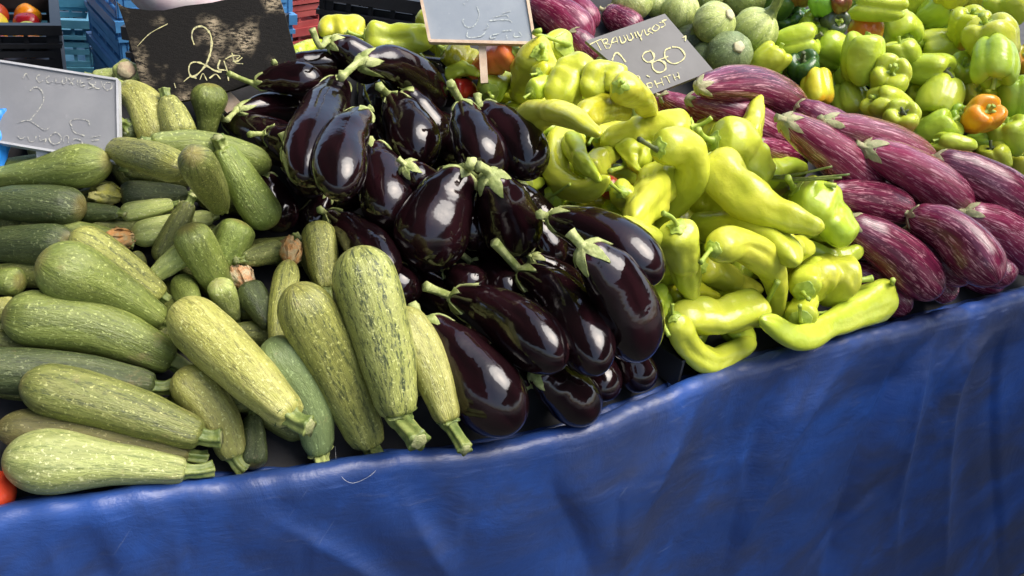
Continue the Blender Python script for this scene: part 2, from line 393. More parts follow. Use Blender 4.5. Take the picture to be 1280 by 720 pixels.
def mat_aubergine():
    m, N, L, b = new_mat('aubergine_skin')
    v, at_, oi = locvec(N, L, 1.2, 1.0)
    n1 = noi(N, L, v, 1.4, 3)
    c = mixc(N, L, ramp(N, L, n1, .4, .7), (.0048, .0019, .0026), (.014, .0040, .0056))
    u = sep_u(N, L, at_)
    c = mixc(N, L, ramp(N, L, u, .12, .0), c, (.05, .014, .025))
    ns = noi(N, L, objvec(N), 60, 3, .6)
    sc = ramp(N, L, ns, .71, .76)
    c = mixc(N, L, sc, c, (.07, .035, .03))
    L.new(c, b.inputs['Base Color'])
    dn = noi(N, L, objvec(N), 34, 5, .65)
    rr = nd(N, 'ShaderNodeMapRange'); L.new(dn, rr.inputs[0]); rr.inputs[1].default_value = .35; rr.inputs[2].default_value = .7; rr.inputs[3].default_value = .04; rr.inputs[4].default_value = .19
    L.new(rr.outputs[0], b.inputs['Roughness']); b.inputs['IOR'].default_value = 1.52
    bump(N, L, noi(N, L, objvec(N), 34, 3, .5), .26, .005, b)
    return m
def mat_striped(name, dark, mid, light):
    m, N, L, b = new_mat(name)
    v, at_, oi = locvec(N, L, 7.5, 5.0)
    n1 = noi(N, L, v, 1.5, 6, .70, .5)
    v2, _, _ = locvec(N, L, 2.0, 1.5)
    n2 = noi(N, L, v2, 1.5, 2)
    c = mixc(N, L, ramp(N, L, n2, .35, .7), dark, mid)
    f = nd(N, 'ShaderNodeMath', operation='MULTIPLY'); L.new(ramp(N, L, n1, .50, .66), f.inputs[0]); f.inputs[1].default_value = .72
    c = mixc(N, L, f.outputs[0], c, light)
    L.new(c, b.inputs['Base Color']); b.inputs['Roughness'].default_value = .24
    q = nd(N, 'ShaderNodeMapRange'); L.new(oi.outputs['Random'], q.inputs[0]); q.inputs[3].default_value = .6; q.inputs[4].default_value = 1.0; L.new(q.outputs[0], f.inputs[1])
    bump(N, L, noi(N, L, v, 1.2, 4, .6), .25, .003, b)
    return m
def mat_pepper(name, base, alt, blush=None, rough=.24):
    m, N, L, b = new_mat(name)
    n1 = noi(N, L, objvec(N), 14, 3)
    c = mixc(N, L, ramp(N, L, n1, .35, .68), base, alt)
    if blush:
        n2 = noi(N, L, objvec(N), 16, 2); c = mixc(N, L, ramp(N, L, n2, .5, .62), c, blush)
    oi = N.new('ShaderNodeObjectInfo')
    hs = N.new('ShaderNodeHueSaturation'); L.new(c, hs.inputs['Color'])
    r = nd(N, 'ShaderNodeMapRange'); L.new(oi.outputs['Random'], r.inputs[0]); r.inputs[3].default_value = .478; r.inputs[4].default_value = .512
    L.new(r.outputs[0], hs.inputs['Hue']); 
    n3 = noi(N, L, objvec(N), 70, 4, .7)
    c2 = mixc(N, L, ramp(N, L, n3, .66, .78), hs.outputs[0], tuple(x*.6 for x in alt))
    L.new(c2, b.inputs['Base Color'])
    b.inputs['Roughness'].default_value = rough
    b.inputs['Subsurface Weight'].default_value = .35; b.inputs['Subsurface Radius'].default_value = (1, .9, .2); b.inputs['Subsurface Scale'].default_value = .008
    hh = nd(N, 'ShaderNodeMath', operation='MULTIPLY_ADD'); L.new(noi(N, L, objvec(N), 90, 3, .55), hh.inputs[0]); hh.inputs[1].default_value = .22; L.new(noi(N, L, objvec(N), 24, 2, .45, .4), hh.inputs[2])
    bump(N, L, hh.outputs[0], .55, .008, b)
    return m
def mat_plain(name, c1, c2, scale=40, rough=.6, spec=.5, bmp=.2, bscale=None):
    m, N, L, b = new_mat(name)
    n1 = noi(N, L, objvec(N), scale, 4, .6)
    L.new(mixc(N, L, ramp(N, L, n1, .35, .65), c1, c2), b.inputs['Base Color'])
    b.inputs['Roughness'].default_value = rough; b.inputs['Specular IOR Level'].default_value = spec
    if bmp: bump(N, L, noi(N, L, objvec(N), bscale or scale*2, 4, .6), bmp, .003, b)
    return m
M = {}
G = lambda k, *a, **kw: M.__setitem__(k, mat_courgette('courgette_skin_'+k, *a, **kw))
G('green', (.170, .205, .036), (.060, .080, .018), (.270, .300, .075), stripe=.45)
G('bright', (.195, .245, .040), (.08, .11, .020), (.29, .33, .08), stripe=.45)
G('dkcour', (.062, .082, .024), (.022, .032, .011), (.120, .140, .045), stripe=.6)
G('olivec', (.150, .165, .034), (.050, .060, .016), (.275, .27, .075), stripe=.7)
G('striped', (.300, .300, .060), (.080, .092, .025), (.43, .42, .12), stripe=.85, endamt=.15)
G('dkstripe', (.320, .335, .075), (.040, .056, .022), (.42, .42, .13), stripe=1.0, endamt=.1)
G('paleyel', (.360, .345, .080), (.150, .145, .040), (.52, .48, .16), stripe=.6, endamt=.25)
G('pale', (.325, .355, .105), (.14, .175, .045), (.50, .50, .21), stripe=.7)
G('palegreen', (.42, .47, .12), (.17, .22, .055), (.60, .62, .24), stripe=.55, endamt=.3)
G('smooth', (.185, .240, .085), (.12, .16, .05), (.22, .28, .10), stripe=.15, endamt=0)
G('brown', (.155, .140, .042), (.06, .055, .022), (.22, .19, .07), stripe=.6)
G('greygreen', (.22, .28, .10), (.10, .14, .045), (.36, .42, .19), stripe=.5, endamt=.1)
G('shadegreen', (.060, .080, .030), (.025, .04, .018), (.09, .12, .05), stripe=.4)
M['aub'] = mat_aubergine()
M['pink'] = mat_striped('striped_skin_pink', (.120, .008, .032), (.23, .028, .075), (.60, .30, .36))
M['violet'] = mat_striped('striped_skin_violet', (.070, .006, .022), (.16, .014, .048), (.52, .25, .29))
P_ = lambda k, *a, **kw: M.__setitem__(k, mat_pepper('pepper_skin_'+k, *a, **kw))
P_('yellowgreen', (.54, .58, .060), (.45, .53, .045))
P_('lime', (.50, .60, .055), (.39, .52, .045))
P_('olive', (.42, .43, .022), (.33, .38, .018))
P_('paleyellow', (.74, .72, .07), (.66, .66, .05))
P_('yellow', (.70, .58, .04), (.62, .62, .05), (.72, .36, .02))
P_('yellowblush', (.52, .56, .03), (.45, .52, .03), (.62, .30, .03))
P_('orange', (.66, .22, .02), (.45, .42, .03), (.40, .48, .03))
P_('brightorange', (.82, .26, .012), (.80, .38, .018))
P_('redorange', (.78, .17, .035), (.78, .34, .07))
P_('tomato', (.74, .17, .03), (.70, .13, .025))
P_('red', (.35, .02, .012), (.42, .05, .015))
P_('rust', (.22, .07, .02), (.15, .12, .03))
P_('dkgreen', (.060, .135, .030), (.035, .090, .022))
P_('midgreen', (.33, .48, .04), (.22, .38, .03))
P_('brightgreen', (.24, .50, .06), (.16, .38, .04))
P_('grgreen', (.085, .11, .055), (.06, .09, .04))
M['stem'] = mat_plain('stalk_green', (.17, .24, .06), (.30, .36, .12), 55, .55)
M['cstem'] = mat_plain('courgette_stalk', (.10, .145, .032), (.24, .28, .075), 60, .5, bmp=.5)
M['cstem_pale'] = mat_plain('courgette_stalk_pale', (.45, .50, .18), (.36, .42, .13), 50, .5)
M['calyx'] = mat_plain('aubergine_cap', (.21, .26, .065), (.42, .46, .18), 70, .6, bmp=.5)
M['drycalyx'] = mat_plain('striped_cap', (.22, .24, .10), (.36, .33, .18), 80, .65, bmp=.5)
M['pstem'] = mat_plain('pepper_stalk', (.27, .38, .045), (.40, .50, .07), 60, .45)
M['darkstem'] = mat_plain('pepper_stalk_dark', (.06, .08, .03), (.12, .14, .05), 60, .6)
M['cut'] = mat_plain('cut_flesh', (.36, .26, .17), (.46, .40, .24), 90, .75, bmp=.5)
M['cutgreen'] = mat_plain('green_cut', (.20, .23, .08), (.36, .37, .17), 160, .7, bmp=.5)
M['scar'] = mat_plain('pale_scar', (.50, .46, .26), (.60, .55, .34), 90, .7, bmp=.5)
M['bl_orange'] = mat_plain('dried_flower_orange', (.50, .24, .07), (.38, .29, .14), 130, .75, bmp=.6)
M['bl_pale'] = mat_plain('dried_flower_pale', (.58, .50, .30), (.55, .25, .10), 110, .75, bmp=.6)
M['bl_yellow'] = mat_plain('dried_flower_yellow', (.45, .42, .07), (.38, .36, .12), 90, .7, bmp=.6)

# ------------------------------------------------------------------ the stall: front edge and the sloping display bank
ZE = .86                                    # height of the front edge
EDGE_PX = [(0, 634), (110, 618), (220, 604), (330, 589), (440, 574), (560, 562), (650, 549), (750, 522), (850, 481), (950, 444), (1050, 420), (1150, 396), (1280, 362)]
def plane_hit(x, y, z):
    d = ray(x, y); return CAM + d*((z-CAM.z)/d.z)
EP = [plane_hit(x, y, ZE) for x, y in EDGE_PX]
dirL = (EP[2]-EP[0]).normalized(); dirR = (EP[-1]-EP[-3]).normalized()
EP = [EP[0]-dirL*.45] + EP + [EP[-1]+dirR*.5]
CH = (EP[-1]-EP[0]); CH.z = 0; T_ = CH.normalized(); N_ = Vector((-T_.y, T_.x, 0))     # along the front edge, and away from the customer
def to_ts(p):
    v = p - EP[0]; return v.dot(T_), v.dot(N_)
ETS = [to_ts(p) for p in EP]
def edge_s(t):
    if t <= ETS[0][0]: return ETS[0][1]
    for (a, x), (b, y) in zip(ETS, ETS[1:]):
        if t <= b: return x+(y-x)*(t-a)/(b-a)
    return ETS[-1][1]
def edge_s_smooth(t):
    return sum(edge_s(t+d*.02) for d in (-2, -1, 0, 1, 2))/5
SL = math.tan(R(25))
def surf_z(p):
    t, s = to_ts(p); s -= edge_s_smooth(t)
    return ZE - .035 + (0 if s < .02 else (s-.02)*SL if s < .9 else .88*SL)
def hit_surface(x, y, ang=0.0):
    """depth where the pixel's ray is ang*depth above the bank (ang = angular radius)"""
    d = ray(x, y); cosb = math.cos(R(25))
    lo, hi = .5, 3.2
    def g(t):
        p = CAM+d*t; return p.z - surf_z(p) - ang*t/cosb
    for _ in range(40):
        m = (lo+hi)/2
        if g(m) > 0: lo = m
        else: hi = m
    return lo
# ------------------------------------------------------------------ placing: every thing rests on the bank or on what lies under it
SPH = []            # (centre, radius, px, py, pxr)
def need(x, y, rho, k=.86):
    """smallest inverse depth that clears everything placed so far"""
    t0 = hit_surface(x, y, rho); d = ray(x, y); dd = d.dot(d); best = 1/t0
    for (q, Rr, sx, sy, sr) in SPH:
        if (sx-x)**2 + (sy-y)**2 > (sr+rho*F)**2*1.1: continue
        a = dd-k*k*rho*rho; bq = q.dot(d)+k*k*rho*Rr; c = q.dot(q)-k*k*Rr*Rr
        D = bq*bq-a*c
        if D > 0:
            t1 = (bq-math.sqrt(D))/a
            if t1 > .4 and 1/t1 > best: best = 1/t1
    return best
def register(x, y, t, rho):
    SPH.append((ray(x, y)*t, rho*t, x, y, rho*F))
def rest_line(us, req):
    """the lowest straight line over all the contacts: the thing rests on two of them either side of its middle"""
    best = None; n = len(us); m = .5
    for i in range(n):
        for j in range(i+1, n):
            b = (req[j]-req[i])/(us[j]-us[i]); b = max(-.17, min(.17, b))
            a = max(r-b*u for u, r in zip(us, req)); v = a+b*m
            if best is None or v < best[0]: best = (v, a, b)
    return best[1], best[2]
# ------------------------------------------------------------------ shapes
PROF = {
 'aub': ([(0, .40), (.12, .56), (.3, .80), (.62, 1), (1, .97)], .06, .34),
 'even': ([(0, .50), (.10, .68), (.35, .88), (.7, 1), (1, .95)], .025, .18),
 'bulb': ([(0, .36), (.08, .46), (.35, .62), (.72, 1), (1, .97)], .025, .24),
 'cut': ([(0, .9), (.3, 1), (.7, 1), (1, .95)], .04, .3),
 'striped': ([(0, .46), (.12, .66), (.28, .85), (.6, 1), (1, .92)], .08, .26),
 'cone': ([(0, .80), (.12, 1), (.42, .93), (.72, .66), (.9, .42), (1, .34)], .07, .07),
 'blocky': ([(0, .82), (.15, 1), (.5, .97), (.8, .80), (1, .62)], .10, .16),
 'peven': ([(0, .8), (.15, 1), (.6, .95), (.85, .7), (1, .5)], .08, .12),
 'crescent': ([(0, .55), (.3, .9), (.6, 1), (.85, .75), (1, .5)], .1, .12),
 'hook': ([(0, .85), (.12, 1), (.3, .75), (.6, .62), (.85, .55), (1, .4)], .08, .1),
}
def prof(kind, u):
    T, c0, c1 = PROF[kind]; r = interp(T, u)
    if u < c0: r *= math.sqrt(max(0, 1-(1-u/c0)**2))
    if u > 1-c1: r *= math.sqrt(max(0, 1-((u-1+c1)/c1)**2))
    return r
def frames(P):
    """parallel-transported frames along P, started facing the viewer"""
    out = []; n = None
    for i, p in enumerate(P):
        t = (P[min(i+1, len(P)-1)]-P[max(i-1, 0)]).normalized()
        if n is None:
            n = (CAM-p); n = (n-t*n.dot(t))
            n = n.normalized() if n.length > 1e-4 else t.orthogonal().normalized()
        else: n = (n-t*n.dot(t)).normalized()
        out.append((p, t, n, t.cross(n)))
    return out
def tube(P, rad, na, shape=None, closed=True):
    """rings along P; shape(u, a) multiplies the radius; returns V, faces, loc"""
    V = []; Fc = []; LOC = []; FR = frames(P); n = len(P)
    for i, (p, t, a1, a2) in enumerate(FR):
        u = i/(n-1)
        for k in range(na):
            a = 2*math.pi*k/na; r = rad[i]*(shape(u, a) if shape else 1)
            V.append(p+a1*(math.cos(a)*r)+a2*(math.sin(a)*r)); LOC.append((math.cos(a), math.sin(a), u))
    for i in range(n-1):
        for k in range(na):
            k2 = (k+1) % na; Fc.append((i*na+k, i*na+k2, (i+1)*na+k2, (i+1)*na+k))
    if closed:
        V.append(P[0]); V.append(P[-1]); LOC += [(0, 0, 0), (0, 0, 1)]
        for k in range(na):
            k2 = (k+1) % na
            Fc.append((len(V)-2, k2, k)); Fc.append((len(V)-1, (n-1)*na+k, (n-1)*na+k2))
    return V, Fc, LOC
def body_tube(P, Rw, kind, na=36, nr=34, shape=None):
    """P evenly spaced centreline, Rw(u) world max radius"""
    us = [.5-.5*math.cos(math.pi*(.015+.97*i/(nr-1))) for i in range(nr)]
    pts = []; n = len(P)-1
    for u in us:
        x = u*n; i = min(n-1, int(x)); pts.append(P[i].lerp(P[i+1], x-i))
    rad = [Rw(u)*prof(kind, u) for u in us]
    sh = (lambda q, a: shape(us[min(nr-1, int(round(q*(nr-1))))], a)) if shape else None
    V, Fc, LOC = tube(pts, rad, na, sh)
    LOC = [(x, y, us[j//na]) if j < na*nr else (x, y, z) for j, (x, y, z) in enumerate(LOC)]
    return V, Fc, LOC
def stem_pts(P0, dirn, length, bend, n=9):
    side = dirn.cross(Vector((random.uniform(-1, 1), random.uniform(-1, 1), random.uniform(-1, 1)))).normalized()
    return [P0+dirn*(length*i/(n-1))+side*(bend*length*(i/(n-1))**2) for i in range(n)]
def surf_pt(P, Rw, kind, shape, u, a, off):
    n = len(P)-1; x = max(0, min(.9999, u))*n; i = min(n-1, int(x)); p = P[i].lerp(P[i+1], x-i)
    FR = surf_pt.cache
    p_, t, a1, a2 = FR[i]
    r = Rw(u)*prof(kind, max(u, .004))*(shape(u, a) if shape else 1)+off
    return p+a1*(math.cos(a)*r)+a2*(math.sin(a)*r)-t*(off if u < .05 else 0)
def calyx_mesh(P, Rw, kind, shape, base, reach, lobes, thick, sharp=1.5, lift=.002, na=60, nj=9):
    surf_pt.cache = frames(P)
    ph = random.uniform(0, 6.28); V = []; Fc = []
    lob = [random.uniform(.65, 1.25) for _ in range(lobes)]; wid = [random.uniform(-.25, .25) for _ in range(lobes)]
    def ext(a):
        x = ((a+ph)/(2*math.pi)*lobes) % lobes; i = int(x); f = x-i
        f = abs(f-.5-wid[i]*.4)*2
        return base+reach*lob[i]*max(0, 1-f)**sharp*(1+.25*noise.noise(Vector((a*5, ph, 0))))+.006*noise.noise(Vector((a*11, ph, 5)))
    for k in range(na):
        a = 2*math.pi*k/na; e = ext(a)
        for j in range(nj):
            q = j/(nj-1); u = .002+e*q
            off = thick*(1-.55*q)+lift*(q**3)*(e/(base+reach))+.0006*noise.noise(Vector((a*3, u*40, ph)))
            V.append(surf_pt(P, Rw, kind, shape, u, a, off))
    for k in range(na):
        k2 = (k+1) % na
        for j in range(nj-1): Fc.append((k*nj+j, k*nj+j+1, k2*nj+j+1, k2*nj+j))
    c = len(V); V.append(P[0]-surf_pt.cache[0][1]*thick*1.5)
    for k in range(na): Fc.append((c, k*nj, ((k+1) % na)*nj))
    # inner skin gives the cap real thickness at its rim
    n0 = len(V)
    for k in range(na):
        a = 2*math.pi*k/na; e = ext(a)
        V.append(surf_pt(P, Rw, kind, shape, .002+e*.97, a, -.0008))
    for k in range(na):
        k2 = (k+1) % na; Fc.append((k*nj+nj-1, n0+k, n0+k2, k2*nj+nj-1))
    return V, Fc
def flared_stem(P0, pts, r0, r1, r2, na=14, ridges=5, amp=.12, n=18):
    Q, L = resample(pts, n-1)
    rad = [r0+(r1-r0)*min(1, i/(n*.28))**.6 + (0 if i < n*.7 else (r2-r1)*((i-n*.7)/(n*.3))) for i in range(n)]
    ph = random.uniform(0, 6)
    return tube(Q, rad, na, lambda u, a: 1+amp*math.cos(ridges*a+ph+1.2*u))
GRP = {'aub': 'black aubergines heaped in the middle of the stall', 'striped': 'striped aubergines at the right of the stall',
       'pep': 'long light green peppers heaped on the stall', 'bell': 'bell peppers heaped at the back right',
       'round': 'round courgettes at the back', 'cour': 'courgettes heaped at the left of the stall'}
def parse(T):
    for ln in T.strip().splitlines():
        ln = ln.strip()
        if not ln or (ln[0] == '#'): continue
        if ln[0] == '@': yield ln; continue
        yield [x.strip() for x in ln.split('|')]
def pxpts(s): return [Vector((float(a.split(',')[0]), float(a.split(',')[1]), 0)) for a in s.split(';')]
def settle(pp, w, kind, k=.86):
    """pixel centreline -> world centreline resting on the heap, and world radius as a function of u"""
    Q, L = resample(pp, 40)
    ns = 10; us = [(i+.5)/ns for i in range(ns)]; req = []; rh = []
    for u in us:
        q = Q[int(round(u*40))]; rho = w/2*prof(kind, u)/F; rh.append(rho); req.append(need(q.x, q.y, rho, k))
    a, b = rest_line(us, req)
    for u, rho in zip(us, rh):
        q = Q[int(round(u*40))]; register(q.x, q.y, 1/(a+b*u), rho)
    P = [at(Q[i].x, Q[i].y, 1/(a+b*(i/40))) for i in range(41)]
    return P, (lambda u: w/2/F/(a+b*u)), (a, b)
def base_of(P, r):
    c = P[len(P)//2].copy(); c.z -= r; return c
def opts(row, n):
    o = {}
    for x in row[n:]:
        if ':' in x: k, v = x.split(':', 1); o[k] = v
    return o
def stem_path(P, wline, o, default_len, bend=.15):
    """world points of a stalk leaving the first point of P; pixel targets lie level with the stem end"""
    d = (P[0]-P[2]).normalized()
    start = P[0].lerp(P[2], .6)
    if 'st' in o:
        a, b = wline; pts = [start, P[0]+d*.003]
        tp = pxpts(o['st']); w = a+.02
        for i, q in enumerate(tp): pts.append(at(q.x, q.y, 1/(w+.012*(i+1))))
        return pts
    return [start]+stem_pts(P[0], d, default_len, bend, 4)

# ---- aubergines
def aubergine(row, striped=False):
    pp = pxpts(row[0]); w = float(row[1]); kind = 'striped' if striped else 'aub'; o = opts(row, 5)
    w *= 1.05 if not striped else 1.03
    P, Rw, wl = settle(pp, w, kind, .76 if not striped else .80); r = Rw(.5); seed = random.uniform(0, 99)
    a1, a2 = random.uniform(0, 6), random.uniform(0, 6)
    sh = lambda u, a: 1+.035*math.cos(2*a+a1)+.018*math.cos(3*a+a2+u)+.02*noise.noise(Vector((math.cos(a)*1.2, math.sin(a)*1.2, u*2.2+seed)))
    g = GRP['striped' if striped else 'aub']
    t = thing('striped_aubergine' if striped else 'aubergine', row[4], 'aubergine', base_of(P, r), g)
    V, Fc, LOC = body_tube(P, Rw, kind, shape=sh)
    mesh_obj('body', V, Fc, M[row[3]] if striped else M['aub'], t, t.location, loc=LOC)
    V, Fc = calyx_mesh(P, Rw, kind, sh, .016, random.uniform(.10, .19) if not striped else random.uniform(.05, .09), random.choice((5, 6)) , .0014, sharp=random.uniform(1.1, 1.8), lift=random.uniform(-.0005, .002))
    cm = M['drycalyx' if striped else 'calyx']
    cx = mesh_obj('cap', V, Fc, cm, t, t.location)
    if not striped or 'st' in o or random.random() < .7:
        pts = stem_path(P, wl, o, r*(random.uniform(.3, .6) if not striped else .4), .4)
        V, Fc, _ = flared_stem(P[0], pts, r*.38, r*.135, r*.18)
        mesh_obj('stalk', V, Fc, cm, cx, t.location)
    return t
# ---- courgettes
def courgette(row):
    pp = pxpts(row[0]); w = float(row[1]); kind = row[2]; o = opts(row, 5)
    if kind != 'cut' and 'st' not in o:
        v = pp[1]-pp[0]; pp[0] = pp[0]+v.normalized()*min(.22*w, v.length*.4)
    if kind == 'cut':
        q = pp[-1]; rho = w/2/F; wv = need(q.x, q.y, rho, .8); register(q.x, q.y, 1/wv, rho); c = at(q.x, q.y, 1/wv); back = at(q.x+6, q.y+26, 1/wv+.10)
        P = [c.lerp(back, i/40) for i in range(41)]; Rw = lambda u: rho/wv; wl = (wv, 0)
    else: w *= .97; P, Rw, wl = settle(pp, w, kind, .78)
    r = Rw(.5); seed = random.uniform(0, 99); a1, a2 = random.uniform(0, 6), random.uniform(0, 6)
    rid = .016 if row[3] != 'smooth' else .004
    def sh(u, a):
        near = max(0, 1-u*3.0)
        return 1+rid*(1+4.5*near*near)*math.cos(5*a+a1)+.02*math.cos(2*a+a2)+.028*noise.noise(Vector((math.cos(a)*1.1, math.sin(a)*1.1, u*3+seed)))
    t = thing('courgette', row[4], 'courgette', base_of(P, r), GRP['cour'])
    V, Fc, LOC = body_tube(P, Rw, kind, shape=sh, na=40)
    mesh_obj('body', V, Fc, M[row[3]], t, t.location, loc=LOC)
    rs = r*prof(kind, .03)*.86
    if kind == 'cut':
        pts = [P[2], P[0], P[0]+(CAM-P[0]).normalized()*.004]
        V, Fc, _ = tube([P[1], P[0], P[0]+(P[0]-P[2]).normalized()*.006], [r*.62, r*.66, r*.60], 14, lambda u, a: 1+.08*math.cos(5*a))
        mesh_obj('cut_end', V, Fc, M['cut'], t, t.location)
    else:
        L = r*random.uniform(.45, .8)
        if 'st' in o: pts = stem_path(P, wl, o, L)
        else: pts = [P[1].lerp(P[2], .5)]+stem_pts(P[0], (P[0]-P[2]).normalized(), L, .25, 4)
        V, Fc, _ = flared_stem(P[0], pts, rs*1.08, rs*.60, rs*.74, na=30, ridges=5, amp=.20)
        s = mesh_obj('stalk', V, Fc, M['cstem_pale'] if row[3] == 'smooth' else M['cstem'], t, t.location)
        e = pts[-1]; d = (pts[-1]-pts[-2]).normalized()
        V, Fc, _ = tube([e-d*.001, e+d*.0008], [rs*.60, rs*.5], 16, lambda u, a: 1+.12*math.cos(5*a))
        mesh_obj('cut_end', V, Fc, M['cutgreen'], s, t.location)
    if 'bl' in o:
        d = (P[-1]-P[-3]).normalized(); V = []; Fc = []
        s1 = d.orthogonal().normalized(); s2 = d.cross(s1)
        for q in range(11):           # crumpled petals
            ang = q*2*math.pi/11+random.uniform(-.3, .3); n0 = len(V); ln = r*random.uniform(1.3, 2.3)
            for i in range(7):
                f = i/6; wd = r*.42*math.sin(.35+f*2.3); cen = P[-1]-d*.004+d*(ln*f)+(s1*math.cos(ang)+s2*math.sin(ang))*(r*(.22+.62*math.sin(f*2.2)))
                tg = s2*math.cos(ang)-s1*math.sin(ang)
                for j in range(4):
                    nz = noise.noise_vector(Vector((q*3.1, f*4, j*1.3)))*r*.22
                    V.append(cen+tg*(wd*(j/3-.5)*2)+nz)
            for i in range(6):
                for j in range(3): Fc.append((n0+i*4+j, n0+i*4+j+1, n0+i*4+j+5, n0+i*4+j+4))
        f_ = mesh_obj('dried_flower', V, Fc, M['bl_'+o['bl']], t, t.location)
        sm = f_.modifiers.new('thickness', 'SOLIDIFY'); sm.thickness = .0006
    return t
# ---- long peppers
def pepper(row):
    pp = pxpts(row[0]); w = float(row[1]); kind = row[2]; o = opts(row, 5)
    kk = {'even': 'peven', 'face': 'blocky'}.get(kind, kind)
    seed = random.uniform(0, 99); a1, a2, a3 = (random.uniform(0, 6.28) for _ in range(3)); tw = random.uniform(-1.8, 1.8); uk = random.uniform(.25, .75)
    amp = {'cone': .06, 'blocky': .11, 'face': .08, 'peven': .09, 'even': .09, 'crescent': .05, 'hook': .09}[kind]
    def sh(u, a):
        return (1+amp*math.cos(3*a+a1+tw*u)+amp*.6*math.cos(2*a+a2-tw*u)+.20*noise.noise(Vector((math.cos(a)*1.0, math.sin(a)*1.0, u*4+seed)))+.05*noise.noise(Vector((math.cos(a)*2.4, math.sin(a)*2.4, u*9+seed)))
                -.20*math.exp(-((math.sin((a-a3-tw*u)/2))/.14)**2)*math.sin(math.pi*min(1, u*1.15))**2-.13*math.exp(-((math.sin((a-a3-2.3+tw*2*u)/2))/.11)**2)*math.sin(math.pi*min(1, u*1.4))**2
                -.10*math.exp(-((u-uk)/.07)**2)*(1+math.cos(a-a1)))
    if len(pp) == 2 and kind != 'face':
        v = pp[1]-pp[0]; n_ = Vector((-v.y, v.x, 0)).normalized(); pp.insert(1, pp[0].lerp(pp[1], .5)+n_*random.uniform(-.22, .22)*w)
    if kind == 'face':                       # seen end on: the body runs back into the heap
        q0, q1 = pp[0], pp[-1]; rho = w/2/F
        wv = max(need(q0.x, q0.y, rho, .8), need(q1.x, q1.y, rho, .8)); register(q0.x, q0.y, 1/wv, rho)
        c = at(pp[0].x, pp[0].y, 1/wv); r = rho/wv; back = at(q1.x+(q1.x-q0.x)*3, q1.y+(q1.y-q0.y)*3, 1/wv+r*2.6)
        front = c-(back-c).normalized()*r*.5
        P = [front.lerp(back, i/40) for i in range(41)]; Rw = lambda u: r; wl = (wv+.03, 0)
    else:
        w *= 1.03; P, Rw, wl = settle(pp, w, kk, .73); r = Rw(.3)
    t = thing('long_pepper', row[4], 'pepper', base_of(P, r), GRP['pep'])
    V, Fc, LOC = body_tube(P, Rw, kk, shape=sh, nr=44)
    mesh_obj('body', V, Fc, M[row[3]], t, t.location, loc=LOC)
    V, Fc = calyx_mesh(P, Rw, kk, sh, .008 if kind != 'face' else .03, .007, 6, .0016, lift=.0006, na=36, nj=5)
    cx = mesh_obj('cap', V, Fc, M['pstem'], t, t.location)
    pts = stem_path(P, wl, o, r*random.uniform(.8, 1.3), random.uniform(.1, .5))
    dark = 'dark stalk' in row[4]
    V, Fc, _ = flared_stem(P[0], pts, r*.30, r*.11, r*.15, na=12, amp=.08)
    mesh_obj('stalk', V, Fc, M['darkstem'] if dark else M['pstem'], cx, t.location)
    if 'spidery' in row[4]:
        for q in ((1040, 208), (1052, 222), (1062, 218)):
            pts = [P[0], at((pp[0].x+q[0])/2, (pp[0].y+q[1])/2+3, 1/(wl[0]+.03)), at(q[0], q[1], 1/(wl[0]+.05))]
            V, Fc, _ = flared_stem(P[0], pts, r*.12, r*.07, r*.06, na=8); mesh_obj('stalk', V, Fc, M['cstem'], cx, t.location)
    return t
